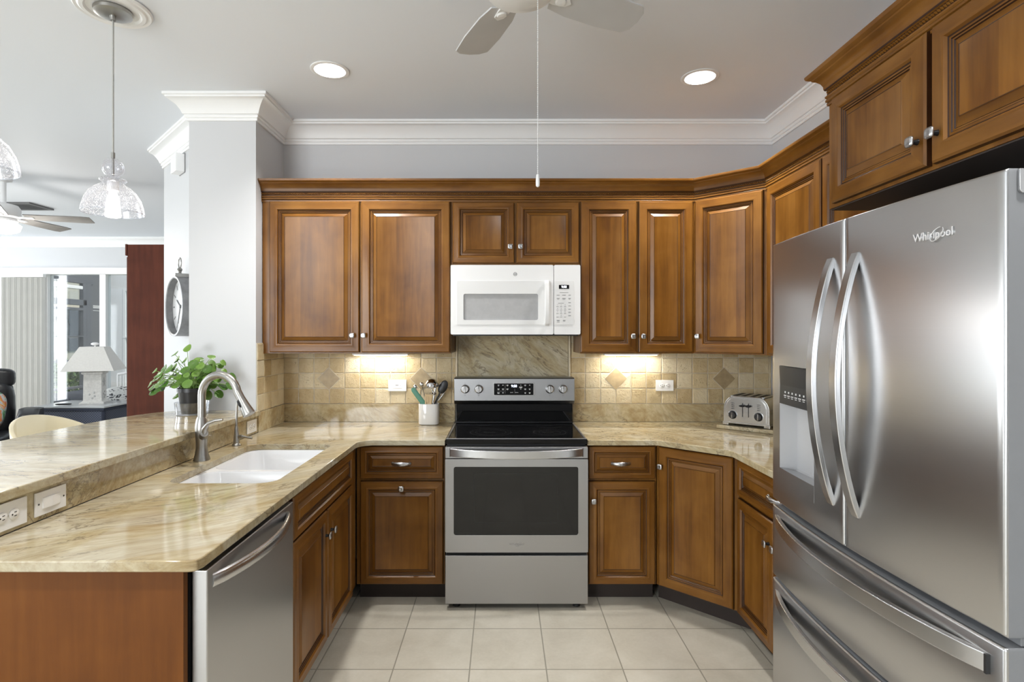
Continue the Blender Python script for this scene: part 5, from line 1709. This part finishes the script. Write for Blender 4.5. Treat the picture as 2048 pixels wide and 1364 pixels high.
# pendants over the bar
def pendant(x, y, label):
    t = thing('pendant_light', label, 'pendant light', (x, y, CEIL), group='glass pendants over the bar')
    MB().lathe([(0.001, 0.0), (0.140, 0.0), (0.145, -0.006), (0.138, -0.014), (0.126, -0.012), (0.118, -0.018), (0.104, -0.018), (0.096, -0.010), (0.085, -0.010), (0.001, -0.010)], (x, y, CEIL - 0.0005), 56, cap0=False, cap1=False).build('medallion', M_medal, t, angle=35)
    MB().lathe([(0.068, 0.0), (0.072, -0.006), (0.070, -0.018), (0.055, -0.024), (0.012, -0.026), (0.010, -0.045), (0.001, -0.046)], (x, y, CEIL - 0.011), 40).build('canopy', M_nickel, t, angle=40)
    MB().cyl((x, y, CEIL - 0.04), (x, y, 2.238), 0.0036, n=10).build('cord', plain('grey_cord', (0.42, 0.42, 0.40), 0.6, var=0.05), t)
    MB().cyl((x, y, 2.222), (x, y, 2.246), 0.0075).cyl((x, y, 2.15), (x, y, 2.222), 0.005).build('stem', M_nickel, t)
    prof = [(0.010, 2.222)]
    for i in range(1, 12):
        a = R(180 * i / 12 - 90)
        prof.append((0.0415 * math.cos(a) * 1.0, 2.181 - 0.0415 * math.sin(a)))
    prof += [(0.028, 2.140), (0.046, 2.135), (0.050, 2.129), (0.044, 2.122), (0.036, 2.118), (0.044, 2.112), (0.064, 2.098), (0.085, 2.078), (0.101, 2.050), (0.110, 2.018), (0.114, 1.992)]
    MB().lathe(prof, (x, y, 0), 48, cap0=False, cap1=False).lathe([(0.1155, 1.994), (0.1155, 1.989), (0.1125, 1.989), (0.1125, 1.994)], (x, y, 0), 48, cap0=False, cap1=False, mi=1).build('glass_shade', [M_seed, M_clear], t, angle=50)
    MB().lathe([(0.006, 2.128), (0.022, 2.124), (0.022, 2.086), (0.016, 2.082)], (x, y, 0), 24).build('socket', M_white_app, t)
    MB().lathe([(0.013, 2.083), (0.017, 2.066), (0.023, 2.050), (0.023, 2.030), (0.015, 2.016), (0.001, 2.012)], (x, y, 0), 24).build('bulb', M_bulb, t, angle=60)
    d = bpy.data.lights.new('pendant_lamp', 'POINT')
    d.energy = 1.5
    d.color = (1.0, 0.94, 0.85)
    d.shadow_soft_size = 0.03
    o = bpy.data.objects.new('pendant_lamp', d)
    COL.objects.link(o)
    o.location = (x, y, 1.985)
pendant(-1.644, 2.346, 'seeded glass pendant light hanging fully in view over the bar')
pendant(-1.640, 1.720, 'nearer seeded glass pendant light mostly cut by the photo edge')

# ================================================================== PILLAR: CLOCK AND CHIME BOX
n45 = Vector((-math.sqrt(.5), -math.sqrt(.5), 0))
t45 = Vector((-math.sqrt(.5), math.sqrt(.5), 0))
def W45(t, h, z):
    return Vector((-1.833, 3.469, 0)) + t45 * t + n45 * h + Vector((0, 0, z))
ck = thing('wall_clock', 'round grey metal pocket-watch style clock on the angled wall', 'clock', W45(0.42, 0, 1.665))
cc = W45(0.42, 0, 1.665)
MB().lathe([(0.198, 0.001), (0.200, 0.004), (0.200, 0.078), (0.202, 0.082), (0.202, 0.088), (0.192, 0.090), (0.186, 0.086), (0.186, 0.045)], cc, 56, n45, cap1=False).build('case', M_clockrim, ck, angle=35)
dl = MB().lathe([(0.186, 0.042), (0.186, 0.045), (0.001, 0.0455)], cc, 48, n45).build('dial', M_clockface, ck)
m = MB()
zz = Vector((0, 0, 1))
for i in range(12):
    a = R(30 * i)
    dr_ = t45 * math.sin(a) + zz * math.cos(a)
    m.obox(cc + n45 * 0.0465 + dr_ * 0.150, dr_, n45.cross(dr_), n45, 0.018, 0.004, 0.0006)
m.build('hour_marks', M_greymark, dl)
m = MB()
for ang, L in ((300, 0.090), (205, 0.125)):
    a = R(ang)
    dr_ = -t45 * math.sin(a) + zz * math.cos(a)
    m.obox(cc + n45 * 0.049 + dr_ * L * 0.45, dr_, n45.cross(dr_), n45, L * 0.55, 0.004, 0.001)
m.lathe([(0.012, 0.0475), (0.012, 0.051)], cc, 16, n45)
m.build('hands', M_blackmetal, dl)
tp = cc + zz * 0.205
MB().obox(tp + n45 * 0.045, t45, n45, zz, 0.026, 0.040, 0.016).lathe([(0.016, 0.014), (0.009, 0.022), (0.012, 0.034), (0.017, 0.042), (0.012, 0.052), (0.006, 0.058)], tp + n45 * 0.05, 20, zz).build('crown_knob', M_nickel, ck)
rc = tp + n45 * 0.05 + zz * 0.088
MB().tube([rc + t45 * (0.030 * math.cos(R(a))) + zz * (0.034 * math.sin(R(a))) for a in range(0, 361, 15)], 0.004, 8).build('hanging_ring', M_nickel, ck)
cb = thing('door_chime', 'small white box on the angled wall just below the crown molding', 'chime box', W45(0.545, 0, 2.655))
MB().obox(W45(0.545, 0.030, 2.655), t45, n45, zz, 0.060, 0.029, 0.062).build('cover', M_trim, cb, bevel=0.004)
MB().obox(W45(0.545, 0.002, 2.655), t45, n45, zz, 0.064, 0.0015, 0.066).build('back_plate', M_clockrim, cb)
# ================================================================== LIVING ROOM BEYOND THE BAR
ar = thing('tall_cabinet', 'tall reddish brown cabinet seen side on beyond the bar', 'cabinet', (-2.84, 5.05, 0))
MB().box(-3.105, -2.562, 4.60, 5.55, 0.0, 2.222).build('body', M_cherry, ar, bevel=0.002)
MB().box(-3.122, -3.106, 4.596, 5.554, 2.130, 2.225).build('cornice', M_cherry, ar, bevel=0.003)
for y0, y1 in ((4.61, 5.07), (5.08, 5.54)):
    MB().box(-3.118, -3.106, y0, y1, 0.08, 2.12).build('door', M_cherry, ar, bevel=0.002)
MB().ellipsoid((-3.128, 4.98, 1.00), 0.010, 0.010, 0.010, 12, 8).build('knob', M_nickel, ar)

# counter stool with curved cream back
sx_, sy_ = -2.335, 3.03
st = thing('bar_stool', 'cream bar stool with a low curved back tucked at the bar', 'stool', (sx_, sy_, 0))
m = MB()
vs, fs = [], []
n = 36
th0, th1 = 62, 298
for i in range(n + 1):
    f = i / n
    a = R(th0 + (th1 - th0) * f)
    h = 0.715 + 0.315 * (math.sin(math.pi * f) ** 0.75)
    for (r, z) in ((0.205, 0.66), (0.245, 0.72), (0.262, 0.72 + (h - 0.72) * 0.6), (0.270, h), (0.262, h + 0.005), (0.252, h), (0.244, 0.72 + (h - 0.72) * 0.6), (0.230, 0.725), (0.195, 0.675)):
        vs.append((sx_ + r * math.cos(a), sy_ + r * 0.98 * math.sin(a), z))
k = 9
for i in range(n):
    for j in range(k):
        j2 = (j + 1) % k
        fs.append((i * k + j, i * k + j2, (i + 1) * k + j2, (i + 1) * k + j))
fs.append(tuple(range(k)))
fs.append(tuple(n * k + j for j in reversed(range(k))))
m.add(vs, fs).build('backrest', M_cream, st, angle=60)
MB().lathe([(0.16, 0.63), (0.215, 0.655), (0.225, 0.68), (0.21, 0.70), (0.05, 0.705), (0.001, 0.704)], (sx_, sy_, 0), 36).build('seat', M_cream, st, angle=60)
for i in range(4):
    a = R(45 + 90 * i)
    MB().cyl((sx_ + 0.15 * math.cos(a), sy_ + 0.15 * math.sin(a), 0.64), (sx_ + 0.23 * math.cos(a), sy_ + 0.23 * math.sin(a), 0.0), 0.016, 0.012).build('leg', M_nickel, st)
MB().tube([(sx_ + 0.205 * math.cos(R(a)), sy_ + 0.205 * math.sin(R(a)), 0.22) for a in range(0, 361, 15)], 0.010, 8).build('footrest', M_nickel, st)

# black leather recliner with a flowered cushion
RC, RA = (-5.35, 5.62, 0), R(35)
rc = thing('recliner', 'black leather recliner with tall headrest by the glass door', 'armchair', RC, RA)
MB().ellipsoid((0, 0.02, 0.30), 0.30, 0.40, 0.16, 28, 14, p=5).build('seat', M_leather, rc, local=True)
MB().ellipsoid((0, 0.38, 0.64), 0.28, 0.11, 0.34, 28, 14, p=4).build('backrest', M_leather, rc, local=True)
MB().ellipsoid((0, 0.40, 1.00), 0.28, 0.09, 0.11, 28, 14, p=4).ellipsoid((0, 0.41, 0.88), 0.26, 0.085, 0.05, 28, 12, p=4).build('headrest', M_leather, rc, local=True)
for s_ in (-1, 1):
    MB().prism([(-0.36, 0.16), (0.34, 0.16), (0.38, 0.60), (0.30, 0.68), (-0.26, 0.72), (-0.38, 0.66)], -0.085, 0.085, plane='yz').xform(Matrix.Translation((s_ * 0.40, 0, 0)) @ Matrix.Rotation(R(4 * s_), 4, 'Y')).build('armrest', M_leather, rc, bevel=0.05, seg=4, local=True)
MB().cyl((0, 0, 0.0), (0, 0, 0.03), 0.33, 0.30, 32).cyl((0, 0, 0.03), (0, 0, 0.20), 0.05).build('base', M_blackmetal, rc, local=True)
pc = thing('throw_pillow', 'colourful flower print throw pillow on the black recliner', 'pillow', RC, RA)
MB().ellipsoid((0, 0, 0), 0.235, 0.07, 0.215, 30, 16, p=3.4).xform(Matrix.Translation((0.0, 0.12, 0.690)) @ Matrix.Rotation(R(-14), 4, 'X') @ Matrix.Rotation(R(5), 4, 'Y')).build('cover', M_print, pc, local=True)

# navy wicker side table, lamp, remote
wx, wy = -5.02, 6.74
wt = thing('wicker_table', 'navy wicker side table carrying the white lamp', 'side table', (wx, wy, 0))
MB().box(wx - 0.44, wx + 0.42, wy - 0.32, wy + 0.30, 0.620, 0.640).build('tabletop', plain('pale_glass_top', (0.46, 0.48, 0.50), 0.12, var=0.03), wt, bevel=0.006)
MB().box(wx - 0.43, wx + 0.41, wy - 0.31, wy + 0.29, 0.585, 0.619).build('rim', M_navyfab, wt, bevel=0.01)
MB().box(wx - 0.41, wx + 0.39, wy - 0.29, wy + 0.27, 0.16, 0.584).build('woven_body', M_wicker, wt)
for x in (wx - 0.40, wx + 0.38):
    for y in (wy - 0.28, wy + 0.26):
        MB().cyl((x, y, 0.0), (x, y, 0.585), 0.024).build('leg', M_navyfab, wt)
lx, ly, lz = -4.95, 6.75, 0.641
lp_ = thing('table_lamp', 'white square table lamp with starfish relief and pyramid shade', 'table lamp', (lx, ly, lz))
def sq(hx, z, rot=R(20)):
    return [(lx + hx * (math.cos(rot) * a - math.sin(rot) * b_), ly + hx * (math.sin(rot) * a + math.cos(rot) * b_), lz + z) for a, b_ in ((-1, -1), (1, -1), (1, 1), (-1, 1))]
def stack(levels, mat, name, parent, cap0=True, cap1=True, bevel=0.0):
    m = MB()
    vs, fs = [], []
    for hx, z in levels: vs += sq(hx, z)
    for k in range(len(levels) - 1):
        for i in range(4):
            i2 = (i + 1) % 4
            fs.append((k * 4 + i, k * 4 + i2, (k + 1) * 4 + i2, (k + 1) * 4 + i))
    if cap0: fs.append((3, 2, 1, 0))
    if cap1: fs.append(tuple((len(levels) - 1) * 4 + i for i in range(4)))
    return m.add(vs, fs).build(name, mat, parent, smooth=False, bevel=bevel)
bs_ = stack([(0.125, 0.0), (0.125, 0.020), (0.105, 0.028), (0.094, 0.040), (0.090, 0.350), (0.098, 0.356), (0.108, 0.362), (0.108, 0.378), (0.098, 0.384)], M_lampbase, 'base', lp_)
rot = R(20)
fx_ = Vector((math.cos(rot), math.sin(rot), 0))
for nn, off in ((Vector((math.sin(rot), -math.cos(rot), 0)), 0), (fx_, 1)):
    tdir = Vector((0, 0, 1)).cross(nn)
    m = MB()
    ctr = Vector((lx, ly, lz)) + nn * 0.0925
    if off:
        for k in range(5):
            a = R(90 + 72 * k)
            dr_ = tdir * math.cos(a) + Vector((0, 0, 1)) * math.sin(a)
            m.tube([ctr + Vector((0, 0, 0.25)), ctr + Vector((0, 0, 0.25)) + dr_ * 0.06], [0.010, 0.002], 8)
    for k in range(4):
        m.ellipsoid(ctr + tdir * (0.03 * math.sin(k * 2.3)) + Vector((0, 0, 0.07 + 0.022 * k)), 0.012, 0.012, 0.014, 10, 6)
    m.build('shell_relief', M_relief, bs_)
MB().cyl((lx, ly, lz + 0.384), (lx, ly, lz + 0.68), 0.010).build('stem', M_nickel, lp_)
stack([(0.265, 0.400), (0.262, 0.407), (0.122, 0.685), (0.118, 0.685), (0.256, 0.405), (0.261, 0.400)], M_shade, 'lamp_shade', lp_, cap0=False, cap1=False)
stack([(0.119, 0.680), (0.119, 0.683)], M_shade, 'shade_spider', lp_)
MB().cyl((lx, ly, lz + 0.683), (lx, ly, lz + 0.71), 0.008).ellipsoid((lx, ly, lz + 0.718), 0.042, 0.042, 0.020, 20, 10).build('finial', M_ceramic, lp_)
rm = thing('remote_control', 'black remote control lying on the wicker table beside the lamp', 'remote', (-5.16, 6.53, 0.641))
MB().ellipsoid((0, 0, 0), 0.085, 0.022, 0.011, 20, 10, p=3).xform(Matrix.Translation((-5.16, 6.53, 0.654)) @ Matrix.Rotation(R(12), 4, 'Z')).build('body', M_black, rm)

# white rattan armchair and patterned cushion
qx, qy = -4.90, 7.42
ra = thing('rattan_chair', 'white rattan armchair half hidden by the tall brown cabinet', 'chair', (qx, qy, 0))
m = MB()
for i in range(25):
    f = i / 24
    x = qx - 0.42 + 0.84 * f
    zt_ = 0.92 + 0.05 * math.sin(math.pi * f)
    yb = qy + 0.26 + 0.10 * math.sin(math.pi * f)
    m.tube([(x + 0.03 * (0.5 - f), yb - 0.05, 0.42), (x, yb, 0.70), (x - 0.03 * (0.5 - f), yb + 0.02, zt_)], 0.006, 6)
m.build('back_rods', M_whiterattan, ra)
pts = []
for i in range(25):
    f = i / 24
    pts.append((qx - 0.43 + 0.86 * f, qy + 0.28 + 0.10 * math.sin(math.pi * f), 0.92 + 0.05 * math.sin(math.pi * f)))
MB().tube(pts, 0.018, 8).build('top_rail', M_whiterattan, ra)
MB().box(qx - 0.42, qx + 0.42, qy - 0.38, qy + 0.30, 0.36, 0.40).build('seat', M_whiterattan, ra, bevel=0.01)
MB().box(qx - 0.40, qx + 0.40, qy + 0.19, qy + 0.215, 0.56, 0.70).build('woven_band', wicker('black_white_weave', (0.02, 0.02, 0.025), (0.55, 0.55, 0.55)), ra)
for x in (qx - 0.39, qx + 0.39):
    for y in (qy - 0.35, qy + 0.27):
        MB().cyl((x, y, 0), (x, y, 0.37), 0.02).build('leg', M_whiterattan, ra)
zc_ = thing('throw_pillow', 'black and grey patterned cushion on the white rattan chair', 'pillow', (qx, qy - 0.12, 0.402))
MB().ellipsoid((0, 0, 0), 0.34, 0.09, 0.18, 28, 14, p=3).xform(Matrix.Translation((qx - 0.04, qy - 0.14, 0.615)) @ Matrix.Rotation(R(-25), 4, 'X')).build('cover', M_zebra, zc_)

# living-room ceiling fan and ceiling vent
vx, vy, vz = -4.33, 4.82, 2.50
lf = thing('ceiling_fan', 'living room ceiling fan with grey wooden blades and lit lamp', 'ceiling fan', (vx, vy, CEIL))
MB().lathe([(0.07, 0.0), (0.06, -0.05), (0.02, -0.06), (0.02, -0.24), (0.10, -0.26), (0.12, -0.29), (0.12, -0.36), (0.08, -0.38)], (vx, vy, CEIL), 36).build('motor_housing', M_fanwhite, lf, angle=40)
for ang in (16, 88, 160, 232, 304):
    Mx = Matrix.Translation((vx, vy, vz)) @ Matrix.Rotation(R(ang), 4, 'Z') @ Matrix.Rotation(R(-12), 4, 'X')
    bld = MB().prism([(0.16, -0.055), (0.60, -0.068), (0.66, -0.060), (0.66, 0.060), (0.60, 0.068), (0.16, 0.055)], 0, 0.008).xform(Mx).build('blade', M_greyblade, lf)
    MB().box(0.09, 0.22, -0.018, 0.018, -0.006, -0.0005).xform(Mx).build('blade_bracket', M_fanwhite, bld)
MB().lathe([(0.09, 0), (0.10, -0.02), (0.05, -0.03)], (vx, vy, 2.48), 32).build('light_plate', M_fanwhite, lf)
MB().lathe([(0.085, 0), (0.125, -0.03), (0.110, -0.075), (0.06, -0.10), (0.001, -0.105)], (vx, vy, 2.455), 32).build('lamp_bowl', emis('lit_fan_bowl', (1.0, 0.97, 0.92), 3.0), lf, angle=60)
d = bpy.data.lights.new('fan_lamp', 'POINT')
d.energy = 14
d.shadow_soft_size = 0.1
d.color = (1.0, 0.96, 0.9)
o = bpy.data.objects.new('fan_lamp', d)
COL.objects.link(o)
o.location = (vx, vy, 2.30)
vt = thing('ceiling_vent', 'dark ceiling air vent beyond the living room fan', 'vent', (-5.15, 5.95, CEIL))
m = MB().prism([(-5.36, 5.80), (-4.94, 5.80), (-4.94, 6.12), (-5.36, 6.12)], CEIL - 0.018, CEIL - 0.0005, holes=[[(-5.33, 5.83), (-4.97, 5.83), (-4.97, 6.09), (-5.33, 6.09)]])
m.build('frame', M_vent, vt)
m = MB()
for i in range(8):
    y = 5.85 + i * 0.032
    m.obox((-5.15, y, CEIL - 0.010), (1, 0, 0), (0, 0.8, 0.6), (0, -0.6, 0.8), 0.18, 0.012, 0.001)
m.build('louvres', M_vent, vt, smooth=False)
